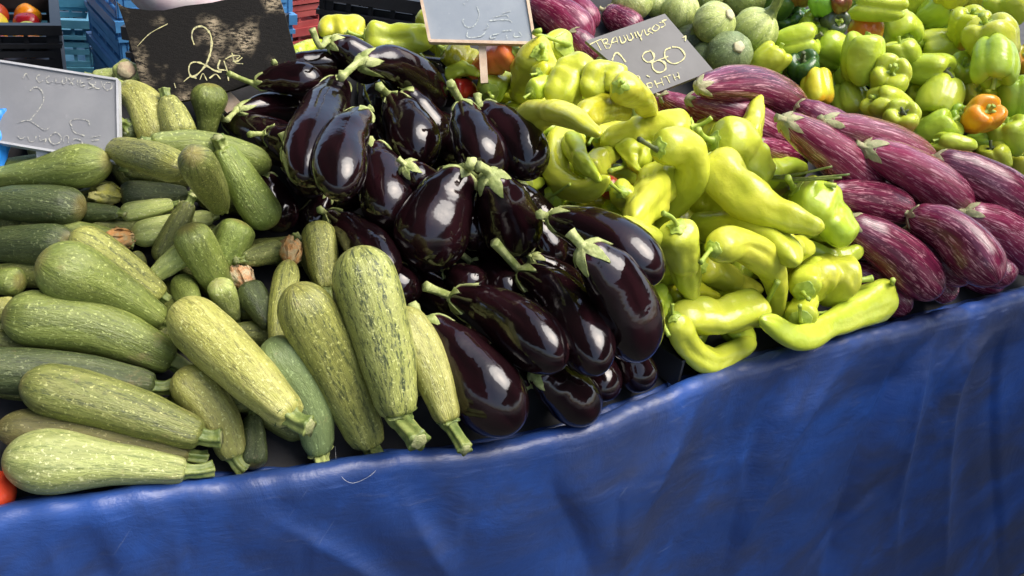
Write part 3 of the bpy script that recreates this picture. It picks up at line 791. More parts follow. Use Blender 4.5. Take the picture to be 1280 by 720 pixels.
# ---- bell peppers and round courgettes
BELLPROF = [(0, .70), (.22, .74), (.50, .93), (.80, .86), (.97, .52), (1.0, .10), (.95, -.35), (.82, -.70), (.58, -.93), (.30, -.97), (0, -.86)]
def axis_place(row):
    cx, cy, rx, ry = (float(x) for x in row[0].split(',')); ax = [float(x) for x in row[1].split(',')]
    rho = (rx+ry)/2/F; wv = need(cx, cy, rho, .78); register(cx, cy, 1/wv, rho)
    c = at(cx, cy, 1/wv); vd = ray(cx, cy).normalized(); X = (RT-vd*RT.dot(vd)).normalized(); Y = X.cross(vd)*1
    if Y.dot(UP) < 0: Y = -Y
    A = (X*ax[0]+Y*ax[1]-vd*ax[2]).normalized()
    ix, iy = X*(rx/F/wv), Y*(ry/F/wv)
    return c, A, X, Y, vd, rx/F/wv, ry/F/wv
def bell(row):
    c, A, X, Y, vd, rx, ry = axis_place(row); r = (rx+ry)/2
    B1 = A.orthogonal().normalized(); B2 = A.cross(B1); na, nr = 48, 30
    lob = random.choice((3, 4, 4)); ph = random.uniform(0, 6.28); seed = random.uniform(0, 99)
    P = [Vector((a, b, 0)) for a, b in BELLPROF]; prof2 = [catmull(P, i/(nr-1)) for i in range(nr)]
    la = [random.uniform(.88, 1.08) for _ in range(lob)]
    def pt(i, a, off=0):
        x, z = prof2[i].x, prof2[i].y
        g = abs(math.cos((a*lob+ph)/2)); cr = g**.55
        li = la[int(((a*lob+ph+math.pi)/(2*math.pi))) % lob]
        top = max(0, z); m = (.80+.20*cr)*(1+(li-1)*cr)
        zz = z*(.80+.20*cr if z > 0 else .78+.24*cr*li)
        taper = 1.0+.06*z
        v = Vector((x*m*math.cos(a)*taper, x*m*math.sin(a)*taper, zz*1.08))
        v *= 1+.07*noise.noise(Vector((v.x*1.4, v.y*1.4, v.z*1.4+seed)))
        w = B1*v.x+B2*v.y+A*v.z; l = w.length
        w = w*(1+off/max(l, .1))
        # fit the outline: width and height as seen
        return c + X*(w.dot(X)*rx) + Y*(w.dot(Y)*ry) + vd*(w.dot(vd)*r)
    V = []; Fc = []
    for i in range(nr):
        for k in range(na): V.append(pt(i, 2*math.pi*k/na))
    for i in range(nr-1):
        for k in range(na):
            k2 = (k+1) % na; Fc.append((i*na+k, (i+1)*na+k, (i+1)*na+k2, i*na+k2))
    base = c.copy(); base.z -= r
    t = thing('bell_pepper', row[3], 'bell pepper', base, GRP['bell'])
    mesh_obj('body', V, Fc, M[row[2]], t, base)
    # cap: a ragged disc in the hollow, then the stalk
    V = []; Fc = []; nk = 30
    for j in range(5):
        for k in range(nk):
            a = 2*math.pi*k/nk; e = (.26+.07*math.cos(lob*a+ph))*(j/4)
            ii = e/.5*5.6; i0 = min(nr-2, int(ii)); p = pt(i0, a, .035).lerp(pt(i0+1, a, .035), ii-i0); V.append(p+A*(.0012 if j < 4 else -.0006))
    for j in range(4):
        for k in range(nk):
            k2 = (k+1) % nk; Fc.append((j*nk+k, (j+1)*nk+k, (j+1)*nk+k2, j*nk+k2))
    cp = mesh_obj('cap', V, Fc, M['darkstem'] if 'dark' in row[3] else M['pstem'], t, base)
    s0 = pt(0, 0)
    pts = stem_pts(s0-A*.002, A, r*random.uniform(.35, .65), random.uniform(.1, .7), 5)
    V, Fc, _ = flared_stem(s0, pts, r*.17, r*.10, r*.14, na=12, amp=.1, n=12)
    mesh_obj('stalk', V, Fc, M['darkstem'] if 'dark' in row[3] else M['pstem'], cp, base)
def round_courgette(row):
    c, A, X, Y, vd, rx, ry = axis_place(row); r = (rx+ry)/2
    B1 = A.orthogonal().normalized(); B2 = A.cross(B1); ph = random.uniform(0, 6); V = []; Fc = []; LOC = []
    ribbed = .045 if 'ribbed' in row[3] else .018
    P = [c+A*(r*math.cos(math.pi*(.01+.98*i/29))) for i in range(30)]
    for i in range(30):
        th = math.pi*(.01+.98*i/29)
        for k in range(48):
            a = 2*math.pi*k/48; q = 1+ribbed*math.cos(9*a+ph)*math.sin(th)
            w = (B1*math.cos(a)+B2*math.sin(a))*(math.sin(th)*q)+A*(math.cos(th)*.94)
            V.append(c+X*(w.dot(X)*rx)+Y*(w.dot(Y)*ry)+vd*(w.dot(vd)*r)); LOC.append((math.cos(a), math.sin(a), i/29*.9))
    for i in range(29):
        for k in range(48):
            k2 = (k+1) % 48; Fc.append((i*48+k, (i+1)*48+k, (i+1)*48+k2, i*48+k2))
    base = c.copy(); base.z -= r
    t = thing('round_courgette', row[3], 'courgette', base, GRP['round'])
    mesh_obj('body', V, Fc, M[row[2]], t, base, loc=LOC)
    top = c+A*(r*.92)
    if 'scar' in row[3]:
        V, Fc, _ = tube([top-A*.002, top+A*.0035, top+A*.0045], [r*.26, r*.24, r*.17], 18, lambda u, a: 1+.08*math.cos(5*a)); mesh_obj('stalk_scar', V, Fc, M['scar'], t, base)
    else:
        ln = 1.0 if 'long' in row[3] and 'above' not in row[3] else .4
        V, Fc, _ = flared_stem(top, stem_pts(top-A*.003, A, r*ln, .3, 5), r*.36, r*.2, r*.24, na=16, amp=.2); mesh_obj('stalk', V, Fc, M['cstem'], t, base)

exec_signs = {}
# ------------------------------------------------------------------ price boards
def chalk_mat(name, col, board, thr=.40):
    m, N, L, b = new_mat(name); n = noi(N, L, objvec(N), 420, 3, .7)
    L.new(mixc(N, L, ramp(N, L, n, thr, thr+.2), board, col), b.inputs['Base Color']); b.inputs['Roughness'].default_value = .9
    return m
def board_mat(name, c1, c2, smear, rough=.35):
    m, N, L, b = new_mat(name)
    n1 = noi(N, L, objvec(N), 14, 5, .65); n2 = noi(N, L, objvec(N), 40, 5, .7)
    c = mixc(N, L, ramp(N, L, n1, .35, .7), c1, c2); c = mixc(N, L, ramp(N, L, n2, .62, .75), c, smear)
    L.new(c, b.inputs['Base Color']); b.inputs['Roughness'].default_value = rough; bump(N, L, n2, .12, .002, b)
    return m
def price_board(name, label, quad, normal, k_depth, bmat, fmat, strokes, cmat, frame=None, post=None, edge=None, lift=.0, thick=.006, sw=1.0):
    """a flat board on the plane normal.x = const, outline given by its corners in the photograph"""
    n = normal.normalized()
    def hit(x, y, off=0.0):
        d = ray(x, y); return CAM + d*((k_depth+off)/n.dot(d))
    # push towards the viewer until it clears what lies behind it
    cor = [hit(*q) for q in quad]; cen = sum(cor, Vector())/4
    ex = (cor[1]-cor[0]).normalized(); nn = n
    if nn.dot(CAM-cen) < 0: nn = -nn
    t = thing(name, label, 'price sign', hit(*(post[0] if post else quad[3])), 'chalk price boards on the heap')
    outline = edge or quad
    # subdivided outline with a worn edge
    front = [hit(*q)+nn*0 for q in outline]; back = [p-nn*thick for p in front]; m = len(front)
    V = front+back; Fc = [tuple(range(m)), tuple(range(2*m-1, m-1, -1))]+[(i, i+m, (i+1) % m+m, (i+1) % m) for i in range(m)]
    mesh_obj('board', V, Fc, bmat, t, t.location, smooth=False)
    if frame:
        V = []; Fc = []
        inn = [p.lerp(cen, 0) for p in cor]
        for i in range(4):
            a, b = cor[i], cor[(i+1) % 4]; d = (b-a).normalized(); s = d.cross(nn).normalized()
            if s.dot(cen-a) < 0: s = -s
            w = frame; a2, b2 = a-s*.0015, b-s*.0015
            q = [a2, b2, b2+s*w-d*w*.0, a2+s*w]; n0 = len(V); z = nn*(.0022+.0004*i)
            V += [p+z for p in q]+[p-nn*(thick+.0015) for p in q]
            Fc += [(n0, n0+1, n0+2, n0+3), (n0+7, n0+6, n0+5, n0+4), (n0, n0+4, n0+5, n0+1), (n0+1, n0+5, n0+6, n0+2), (n0+2, n0+6, n0+7, n0+3), (n0+3, n0+7, n0+4, n0)]
        mesh_obj('frame', V, Fc, fmat, t, t.location, smooth=False)
    if post:
        p0, p1 = hit(*post[0]), hit(*post[1]); pw = post[2]; d = (p1-p0).normalized(); s = d.cross(nn).normalized()*pw/2
        a = p0-d*.02-nn*(thick+.004); b = p1+d*.03-nn*(thick+.004)
        V = []; 
        for q in (a, b):
            for sg, dz in ((-1, 0), (1, 0), (1, -.005), (-1, -.005)): V.append(q+s*sg+nn*(dz+.002))
        Fc = [(0, 1, 5, 4), (1, 2, 6, 5), (2, 3, 7, 6), (3, 0, 4, 7), (0, 3, 2, 1), (4, 5, 6, 7)]
        mesh_obj('support', V, Fc, M['lightwood'] if post[3] else M['whiteplastic'], t, t.location, smooth=False)
    V = []; Fc = []; lev = 0
    for st in strokes:
        wpx = sw
        if isinstance(st, tuple): wpx, st = st
        lev = (lev+1) % 12
        pts, L = resample([Vector((x, y, 0)) for x, y in st], max(6, int(len(st)*6)))
        n0 = len(V); m = len(pts)
        for i, p in enumerate(pts):
            tg = (pts[min(i+1, m-1)]-pts[max(0, i-1)]); tg = Vector((-tg.y, tg.x, 0)).normalized()
            ww = wpx*(.35+.65*abs(noise.noise(Vector((p.x*.21, p.y*.21, 3.3)))+.35))
            for sg in (-1, 1):
                q = p+tg*(ww*sg); V.append(hit(q.x, q.y)+nn*(.0007+.00006*lev))
        for i in range(m-1): Fc.append((n0+2*i, n0+2*i+1, n0+2*i+3, n0+2*i+2))
    if V: mesh_obj('chalk_writing', V, Fc, cmat, t, t.location, smooth=False)
    return t
def clear_plane(quad, n, bottom_only_base=True):
    """distance constant of the board's plane so that it just clears the things behind it"""
    best = None
    for i in range(9):
        for j in range(7):
            f, g = i/8, j/6
            top = Vector((quad[0][0], quad[0][1], 0)).lerp(Vector((quad[1][0], quad[1][1], 0)), f); bot = Vector((quad[3][0], quad[3][1], 0)).lerp(Vector((quad[2][0], quad[2][1], 0)), f)
            q = top.lerp(bot, g); d = ray(q.x, q.y); rho = 5/F
            w = need(q.x, q.y, rho, 1.0)
            if g < .95 and abs(w-1/hit_surface(q.x, q.y, rho)) < 1e-6 and bottom_only_base: continue
            k = n.dot(d)/w
            if best is None or abs(k) < abs(best): best = k
    k = best
    for i in range(9):
        for j in range(7):
            f, g = i/8, j/6
            top = Vector((quad[0][0], quad[0][1], 0)).lerp(Vector((quad[1][0], quad[1][1], 0)), f); bot = Vector((quad[3][0], quad[3][1], 0)).lerp(Vector((quad[2][0], quad[2][1], 0)), f)
            q = top.lerp(bot, g); d = ray(q.x, q.y); register(q.x, q.y, k/n.dot(d), 7/F)
    return k
M['lightwood'] = mat_plain('light_wood', (.50, .36, .25), (.60, .47, .34), 60, .6)
M['whiteplastic'] = mat_plain('white_plastic', (.72, .72, .70), (.64, .64, .62), 30, .4)
M['metalframe'] = mat_plain('pale_frame', (.46, .47, .49), (.38, .39, .41), 40, .4)
M['slate'] = board_mat('grey_slate', (.20, .207, .222), (.24, .247, .26), (.30, .305, .315), .4)
M['slate2'] = board_mat('blue_grey_slate', (.24, .275, .315), (.29, .325, .36), (.34, .37, .40), .4)
M['slate3'] = board_mat('warm_slate', (.085, .085, .083), (.11, .11, .107), (.19, .19, .165), .55)
M['chalk_y'] = chalk_mat('yellow_chalk', (.66, .62, .30), (.30, .29, .20), .36)
M['chalk_w'] = chalk_mat('white_chalk', (.50, .50, .42), (.22, .225, .24), .42)
M['chalk_p'] = chalk_mat('pale_chalk', (.60, .66, .62), (.30, .33, .35), .42)
def worn_black():
    m, N, L, b = new_mat('worn_black_board')
    tc = N.new('ShaderNodeTexCoord'); mp = N.new('ShaderNodeMapping'); mp.inputs['Scale'].default_value = (1, 1, 3.2); mp.inputs['Rotation'].default_value = (0, R(-14), 0)
    L.new(tc.outputs['Object'], mp.inputs[0])
    n1 = noi(N, L, mp.outputs[0], 120, 7, .82); n2 = noi(N, L, objvec(N), 14, 3, .6)
    s = nd(N, 'ShaderNodeMath', operation='MULTIPLY'); L.new(ramp(N, L, n1, .45, .55), s.inputs[0]); L.new(ramp(N, L, n2, .43, .62), s.inputs[1])
    c = mixc(N, L, s.outputs[0], (.012, .011, .010), (.44, .36, .24)); L.new(c, b.inputs['Base Color']); b.inputs['Roughness'].default_value = .6; b.inputs['Specular IOR Level'].default_value = .12
    bump(N, L, n1, .4, .003, b)
    return m
M['wornblack'] = worn_black()
S4Q = [(732, 51), (831, 17), (892, 88), (812, 119)]
S4S = [[(737, 56), (745, 52), (752, 49)], [(745, 52), (751, 63)], [(752, 50), (757, 60)], [(752, 51), (758, 49), (759, 53), (755, 55), (762, 56), (762, 60), (757, 61)],
       [(763, 58), (766, 49), (770, 47), (772, 55)], [(765, 54), (771, 52)], [(774, 46), (777, 54), (782, 51), (779, 45)], [(783, 44), (786, 51), (791, 48), (788, 42)],
       [(793, 41), (796, 48)], [(796, 40), (800, 46), (803, 38)], [(800, 46), (802, 51)], [(805, 37), (808, 44), (812, 42)], [(813, 35), (810, 39), (816, 42)],
       [(818, 32), (815, 37), (820, 39), (824, 34), (819, 31)], [(824, 29), (829, 28), (831, 32), (826, 35)], [(827, 27), (833, 25)],
       (1.3, [(765, 76), (769, 67), (774, 68), (782, 78)]), (1.3, [(814, 64), (806, 66), (803, 72), (809, 78), (816, 76), (817, 69), (812, 63)]),
       (1.3, [(815, 78), (816, 86), (823, 91), (831, 88), (831, 80), (824, 76), (816, 78)]), (1.2, [(822, 76), (835, 71)]),
       (1.3, [(838, 60), (831, 64), (832, 74), (841, 80), (851, 77), (856, 70), (850, 61), (840, 59)]),
       [(792, 99), (797, 95), (800, 99)], [(808, 95), (812, 97)], [(802, 104), (800, 112), (806, 116), (810, 111)],
       [(808, 105), (812, 114)], [(808, 105), (814, 104), (815, 109), (811, 110)], [(818, 101), (822, 110)], [(826, 98), (829, 107)], [(819, 106), (828, 103)],
       [(829, 97), (838, 94)], [(833, 96), (837, 104)], [(841, 93), (844, 101)], [(847, 91), (849, 99)], [(842, 98), (848, 96)], [(853, 48), (857, 46), (856, 52)]]
S1Q = [(-60, 66), (147, 101), (149, 187), (-60, 163)]
S1Q = [(-70, 66), (147, 100), (149, 203), (-70, 166)]
S1S = [[(29, 98), (33, 92), (37, 99)], [(50, 93), (46, 97), (49, 103), (54, 101)], [(62, 95), (58, 99), (61, 104), (66, 102)], [(70, 96), (71, 104), (76, 103)], [(78, 97), (79, 105), (83, 103), (83, 97)],
       [(86, 98), (92, 106)], [(93, 98), (87, 106)], [(97, 100), (98, 107)], [(101, 100), (101, 108), (107, 107)], [(102, 104), (107, 103)], [(110, 99), (117, 98), (112, 104), (118, 108), (111, 111)],
       [(120, 102), (119, 109), (124, 111), (128, 107), (127, 102)], [(134, 103), (130, 108), (134, 113), (140, 110), (139, 104), (134, 103)],
       (1.1, [(38, 114), (44, 109), (52, 113), (55, 124), (51, 134), (44, 143), (37, 152)]), (1.0, [(22, 154), (32, 151), (39, 152), (48, 158), (57, 163), (63, 158)]),
       [(90, 158), (88, 152), (96, 149), (110, 151), (112, 157)], [(90, 160), (94, 166), (106, 170)],
       [(22, 170), (27, 174), (32, 171)], [(35, 171), (38, 177), (44, 176), (46, 169)], [(50, 170), (51, 176), (58, 174), (56, 180)],
       [(67, 167), (62, 173), (66, 180), (74, 179), (77, 172), (71, 166), (66, 168)], [(80, 178), (81, 171), (86, 171), (86, 179)], [(89, 180), (94, 174), (102, 176), (103, 182), (96, 184), (90, 180)],
       [(114, 172), (126, 170)], [(115, 176), (124, 175)]]
S3Q = [(521, -26), (655, -30), (669, 55), (537, 52)]
S3S = [[(596, 8), (599, 18), (596, 28), (590, 34), (582, 33), (578, 26)], [(578, 26), (580, 24)], [(616, 22), (632, 19), (636, 22)], [(612, 26), (634, 25), (640, 28)], [(628, 17), (638, 14)],
       [(609, 30), (611, 34), (606, 37)], [(585, 38), (584, 46), (592, 47), (602, 45), (607, 40)], [(614, 44), (613, 48), (620, 47)], [(616, 44), (624, 42)], [(628, 39), (640, 38)], [(633, 44), (634, 48)], [(643, 41), (643, 46), (652, 45), (649, 40)],
       [(583, 2), (586, 0)], [(581, 6), (579, 4)]]
S2Q = [(146, -2), (349, -8), (369, 70), (184, 132)]
S2E = [(146, 2), (152, 7), (160, 10), (172, 11), (186, 13), (205, 13), (218, 10), (232, 7), (250, 5), (266, 3), (278, 0), (296, -3), (320, -5), (348, -7), (356, 18), (362, 42), (369, 66), (372, 84), (330, 98), (290, 112), (240, 124), (186, 132), (176, 104), (166, 66), (156, 30)]
S2S = [(1.6, [(243, 56), (240, 46), (242, 37), (250, 33), (258, 36), (264, 46), (264, 62), (258, 80), (248, 92), (240, 96), (236, 88), (239, 79), (248, 78), (258, 82), (268, 88), (277, 90)]),
       (1.3, [(275, 75), (273, 86), (283, 88)]), (1.3, [(280, 76), (284, 88), (286, 101)]), (1.2, [(282, 74), (290, 70), (300, 70), (296, 74)]), (1.2, [(291, 77), (298, 76), (303, 72)]),
       [(290, 66), (294, 78), (304, 80)], [(230, 102), (238, 96), (246, 98)], [(250, 100), (254, 92), (259, 101)], [(262, 98), (270, 93), (276, 99)], [(218, 104), (220, 110)],
       (.7, [(172, 58), (188, 42), (210, 30)])]
def do_sign(which):
    if which == '@SIGN1':
        n = Vector((.05, -.72, .62)); k = clear_plane(S1Q, n)
        price_board('price_board', 'grey chalk price board with a pale frame at the left above the courgettes', S1Q, n, k, M['slate'], M['metalframe'], S1S, M['chalk_w'], frame=.0026, post=((52, 190), (53, 200), .018, False), sw=.9)
        # folded blue plastic bag at the left edge
        k2 = k*.97; V = []; Fc = []; nn = n.normalized()
        b = ray(5, 170)*(k2/n.dot(ray(5, 170)))+CAM
        for i in range(26):
            for j in range(26):
                fx, fy = i/25, j/25
                x = -60+fx*(82-20*(fy-.1))+4*noise.noise(Vector((fy*5, 1, 0))); y = 138+fy*74+6*noise.noise(Vector((fx*4, 2, 0)))+8*(fx-.5)
                d = ray(x, y); p = CAM+d*((k2+.010*math.sin(fx*math.pi)+.004)/n.dot(d)); V.append(p+nn*(.012*noise.noise(Vector((fx*5, fy*4, 5)))+.02*math.sin(fx*math.pi)))
        for i in range(25):
            for j in range(25): Fc.append((i*26+j, i*26+j+1, (i+1)*26+j+1, (i+1)*26+j))
        o = mesh_obj('plastic_bag', V, Fc, M['bag'], None, b); sm = o.modifiers.new('thickness', 'SOLIDIFY'); sm.thickness = .02; sm.offset = -1
        tag(o, 'crumpled bright blue plastic bag at the left edge in front of the grey board', 'plastic bag')
    if which == '@SIGN3':
        n = Vector((.02, -.80, .55)); k = clear_plane(S3Q, n)
        price_board('price_board', 'blue grey chalk price board with a thin pinkish frame at the top centre', S3Q, n, k, M['slate2'], M['lightwood'], S3S, M['chalk_p'], frame=.004, post=((603, 57), (604, 74), .010, True), sw=.8)
    if which == '@SIGN4':
        n = Vector((.1, -.55, .78)); k = clear_plane(S4Q, n)
        price_board('price_board', 'tilted dark grey board with yellow chalk writing beside the striped aubergines', S4Q, n, k, M['slate3'], None, S4S, M['chalk_y'], post=((836, 112), (848, 128), .009, False), sw=.95)
    if which == '@SIGN2':
        n = Vector((.12, -.86, .45)); k = clear_plane(S2Q, n)
        price_board('price_board', 'worn torn black wooden board with a chalked number behind the left heap', S2Q, n, k, M['wornblack'], None, S2S, M['chalk_y'], edge=S2E, sw=1.0, thick=.012, post=((270, 112), (292, 135), .022, True))
SUN_EL, SUN_AZ, SUN_ANG, SUN, SKY, EXPO = 62, 94, 48, 1.85, .15, 1.15
def CANOPIES():  # unseen canopies, placed and sized to leave one bright gap of sky
    canopy('unseen grey canvas canopy over the left of the stall, shaping the sky light', -6, -.35, -4.0, 2.7, 2.25, 2.45, [(-4.2, 2.6), (-.45, 2.6)])
    canopy('unseen grey canvas canopy on the right, narrowing the bright sky gap', 1.7, 7, -4.0, 3.2, 2.45, 2.3, [(6.8, 3.1), (1.9, 3.1)])
M['bag'] = mat_plain('blue_plastic_bag', (.02, .19, .62), (.03, .26, .72), 20, .3)
M['gap_shade_base'] = mat_plain('black_gap_shade', (.010, .010, .012), (.018, .018, .02), 30, .8)  # board under the heaps: near-black colour stands in for deep shade in the gaps

# red tomato at the left front corner
def tomato():
    rho = 30/F; wv = need(-12, 616, rho, .9); register(-12, 616, 1/wv, rho); c = at(-12, 616, 1/wv); r = rho/wv; V = []; Fc = []
    for i in range(20):
        th = math.pi*(.01+.98*i/19)
        for k in range(32):
            a = 2*math.pi*k/32; q = 1+.03*math.cos(5*a)*math.sin(th)
            V.append(c+Vector((math.cos(a)*math.sin(th)*q, math.sin(a)*math.sin(th)*q, math.cos(th)*(.86-.12*math.exp(-(th/.4)**2))))*r)
    for i in range(19):
        for k in range(32): k2 = (k+1) % 32; Fc.append((i*32+k, (i+1)*32+k, (i+1)*32+k2, i*32+k2))
    base = c-Vector((0, 0, r*.86)); t = thing('tomato', 'orange red tomato cut by the left edge in front of the lowest courgette', 'tomato', base)
    mesh_obj('body', V, Fc, M['tomato'], t, base)
    V, Fc, _ = flared_stem(c, [c+Vector((0, 0, r*.7)), c+Vector((0, 0, r*.85)), c+Vector((.003, 0, r*1.05))], r*.2, r*.07, r*.08)
    mesh_obj('stalk', V, Fc, M['pstem'], t, base)

# ------------------------------------------------------------------ filler layer: things half buried under the heaps
def in_poly(x, y, P):
    c = False; n = len(P)
    for i in range(n):
        (x1, y1), (x2, y2) = P[i], P[i-1]
        if (y1 > y) != (y2 > y) and x < (x2-x1)*(y-y1)/(y2-y1)+x1: c = not c
    return c
def scatter(poly, d, n):
    xs = [p[0] for p in poly]; ys = [p[1] for p in poly]; out = []
    for _ in range(4000):
        x, y = random.uniform(min(xs), max(xs)), random.uniform(min(ys), max(ys))
        if in_poly(x, y, poly) and all((x-a)**2+(y-b)**2 > d*d for a, b in out):
            out.append((x, y))
            if len(out) >= n: break
    return out
def fmt(x, y, L, ang): c, s = math.cos(ang)*L/2, math.sin(ang)*L/2; return '%f,%f;%f,%f' % (x-c, y-s, x+c, y+s)
for x, y in scatter([(930, 40), (1060, -10), (1290, -30), (1300, 210), (1180, 175), (1060, 130), (940, 90)], 38, 46):
    bell(['%f,%f,23,21' % (x, y), '%f,%f,.5' % (random.uniform(-1, 1), random.uniform(-1, 1)), random.choice(('midgreen', 'lime', 'midgreen')), 'light green bell pepper buried in the shade beneath the top layer of the bell heap'])
for x, y in scatter([(560, 60), (660, 60), (790, 130), (930, 170), (1010, 240), (1060, 340), (1000, 400), (860, 420), (800, 330), (700, 260), (650, 200), (600, 120)], 33, 62):
    pepper([fmt(x, y, random.uniform(60, 90), random.uniform(0, 6.28)), '%d' % random.uniform(26, 36), random.choice(('blocky', 'cone')), random.choice(('olive', 'yellowgreen', 'lime')), 'light green pepper buried in the shade beneath the top layer of long peppers'])
for x, y in scatter([(340, 90), (540, 90), (660, 180), (780, 340), (800, 440), (680, 490), (560, 440), (420, 280), (330, 200)], 70, 22):
    aubergine([fmt(x, y, 110, random.uniform(.3, 1.4)), '56', '', '', 'black aubergine buried in the shade beneath the top layer of black ones'])
for x, y in scatter([(-20, 220), (150, 190), (330, 260), (420, 350), (480, 480), (300, 540), (60, 560), (-20, 500)], 68, 24):
    courgette([fmt(x, y, 120, random.uniform(-.3, 1.2)), '40', 'even', 'olivec', 'green courgette buried in the shade beneath the top layer of courgettes'])
for x, y in scatter([(960, 150), (1100, 200), (1290, 250), (1290, 330), (1170, 350), (1060, 320)], 60, 10):
    aubergine([fmt(x, y, 110, .5), '44', '', 'violet', 'striped aubergine buried in the shade beneath the top layer of striped ones'], True)
for f, T in ((bell, BELLS), (round_courgette, ROUNDS)):
    for row in parse(T): f(row)
for i, row in enumerate(parse(STRIPED)):
    if i == 4: do_sign('@SIGN4')
    aubergine(row, True)
for row in parse(PEPPERS):
    if row[0] == '@': do_sign(row)
    else: pepper(row)
do_sign('@SIGN2')
for row in parse(AUB): aubergine(row)
for row in parse(COUR):
    if row[0] == '@': do_sign(row)
    else:
        if row[2] == 'bulb' and row[3] == 'pale': tomato()
        courgette(row)
# ------------------------------------------------------------------ display bank and table
TMIN, TMAX = ETS[0][0], ETS[-1][0]
def world(t, s, z): v = EP[0]+T_*t+N_*s; return Vector((v.x, v.y, z))
BACK_PX = [(-260, 96), (0, 96), (150, 96), (200, 112), (360, 66), (530, 34), (700, -30), (1000, -100), (1400, -150)]
def back_s(t):
    pts = []
    for x, y in BACK_PX:
        p = at(x, y, hit_surface(x, y)); pts.append(to_ts(p))
    pts.sort()
    if t <= pts[0][0]: return pts[0][1]
    for (a, x), (b, y) in zip(pts, pts[1:]):
        if t <= b: return x+(y-x)*(t-a)/(b-a)
    return pts[-1][1]
root = thing('market_stall', 'long market stall table carrying the vegetable heaps', 'market stall', world((TMIN+TMAX)/2, .3, 0))
V = []; Fc = []; nt, nsn = 60, 24
for i in range(nt+1):
    t = TMIN+.02+(TMAX-TMIN-.04)*i/nt; e = edge_s_smooth(t); bs = max(e+.3, back_s(t))
    for j in range(nsn+1):
        s = e+.004+(bs-e)*j/nsn; p = world(t, s, 0); p.z = surf_z(p)-.001; V.append(p)
for i in range(nt):
    for j in range(nsn): a = i*(nsn+1)+j; Fc.append((a, a+nsn+1, a+nsn+2, a+1))
o = mesh_obj('display_board', V, Fc, M['gap_shade_base'], root, root.location, smooth=False)
sm = o.modifiers.new('thickness', 'SOLIDIFY'); sm.thickness = .02; sm.offset = -1
M['wood'] = mat_plain('raw_wood', (.28, .18, .10), (.38, .26, .15), 30, .7)
def box_pts(c, ax, ay, az):
    V = [c+ax*a+ay*b+az*d for a in (-1, 1) for b in (-1, 1) for d in (-1, 1)]
    return V, [(0, 1, 3, 2), (4, 6, 7, 5), (0, 4, 5, 1), (2, 3, 7, 6), (0, 2, 6, 4), (1, 5, 7, 3)]
for t in (TMIN+.15, (TMIN+TMAX)/2, TMAX-.15):
    for s in (.12, None):
        ss = edge_s_smooth(t)+.1 if s else max(edge_s_smooth(t)+.3, back_s(t))-.05
        top = surf_z(world(t, ss, 0))-.03
        V, Fc = box_pts(world(t, ss, top/2), T_*.025, N_*.025, Vector((0, 0, top/2)))
        mesh_obj('leg', V, Fc, M['wood'], root, root.location, smooth=False)
# ------------------------------------------------------------------ blue tarpaulin over the front edge
def tarp_mat():
    m, N, L, b = new_mat('blue_tarpaulin')
    tc = N.new('ShaderNodeTexCoord'); mp = N.new('ShaderNodeMapping'); mp.inputs['Rotation'].default_value = (0, R(14), R(-30)); mp.inputs['Scale'].default_value = (1, 1, 2.6)
    L.new(tc.outputs['Object'], mp.inputs[0])
    n1 = noi(N, L, mp.outputs[0], 3.2, 6, .62, .3); n3 = noi(N, L, tc.outputs['Object'], 5, 5, .65, .4)
    mp2 = N.new('ShaderNodeMapping'); mp2.inputs['Rotation'].default_value = (0, R(20), R(-30)); mp2.inputs['Scale'].default_value = (1, 1, 7); L.new(tc.outputs['Object'], mp2.inputs[0])
    n2 = noi(N, L, mp2.outputs[0], 16, 7, .8); n4 = noi(N, L, tc.outputs['Object'], 3.3, 3, .5)
    c = mixc(N, L, ramp(N, L, n1, .34, .66), (.016, .048, .185), (.030, .044, .105))
    c = mixc(N, L, ramp(N, L, n3, .44, .74), c, (.018, .072, .30))
    f = nd(N, 'ShaderNodeMath', operation='MULTIPLY'); L.new(ramp(N, L, n2, .56, .72), f.inputs[0]); L.new(ramp(N, L, n4, .42, .64), f.inputs[1])
    f3 = nd(N, 'ShaderNodeMath', operation='MULTIPLY'); L.new(f.outputs[0], f3.inputs[0]); f3.inputs[1].default_value = .6
    c = mixc(N, L, f3.outputs[0], c, (.13, .15, .22))
    for rot, th in ((62, .70), (-18, .71), (8, .69)):
        m3 = N.new('ShaderNodeMapping'); m3.inputs['Rotation'].default_value = (0, R(rot), 0); L.new(tc.outputs['Object'], m3.inputs[0])
        m4 = N.new('ShaderNodeMapping'); m4.inputs['Scale'].default_value = (1.2, 1.2, 22); L.new(m3.outputs[0], m4.inputs[0])
        s3 = noi(N, L, m4.outputs[0], 13, 3, .6); f5 = nd(N, 'ShaderNodeMath', operation='MULTIPLY'); L.new(ramp(N, L, s3, th, th+.06), f5.inputs[0]); f5.inputs[1].default_value = .22
        c = mixc(N, L, f5.outputs[0], c, (.20, .24, .34))
    L.new(c, b.inputs['Base Color'])
    rr = nd(N, 'ShaderNodeMapRange'); L.new(n3, rr.inputs[0]); rr.inputs[3].default_value = .24; rr.inputs[4].default_value = .46; L.new(rr.outputs[0], b.inputs['Roughness'])
    wv = nd(N, 'ShaderNodeTexVoronoi', Scale=420); wv.feature = 'F1'; L.new(tc.outputs['Object'], wv.inputs['Vector'])
    wm = nd(N, 'ShaderNodeMath', operation='MULTIPLY_ADD'); L.new(wv.outputs['Distance'], wm.inputs[0]); wm.inputs[1].default_value = .05; L.new(n2, wm.inputs[2])
    h = nd(N, 'ShaderNodeMath', operation='MULTIPLY_ADD'); L.new(wm.outputs[0], h.inputs[0]); h.inputs[1].default_value = .25; L.new(noi(N, L, tc.outputs['Object'], 13, 6, .62, .8), h.inputs[2])
    bump(N, L, h.outputs[0], .45, .006, b)
    return m
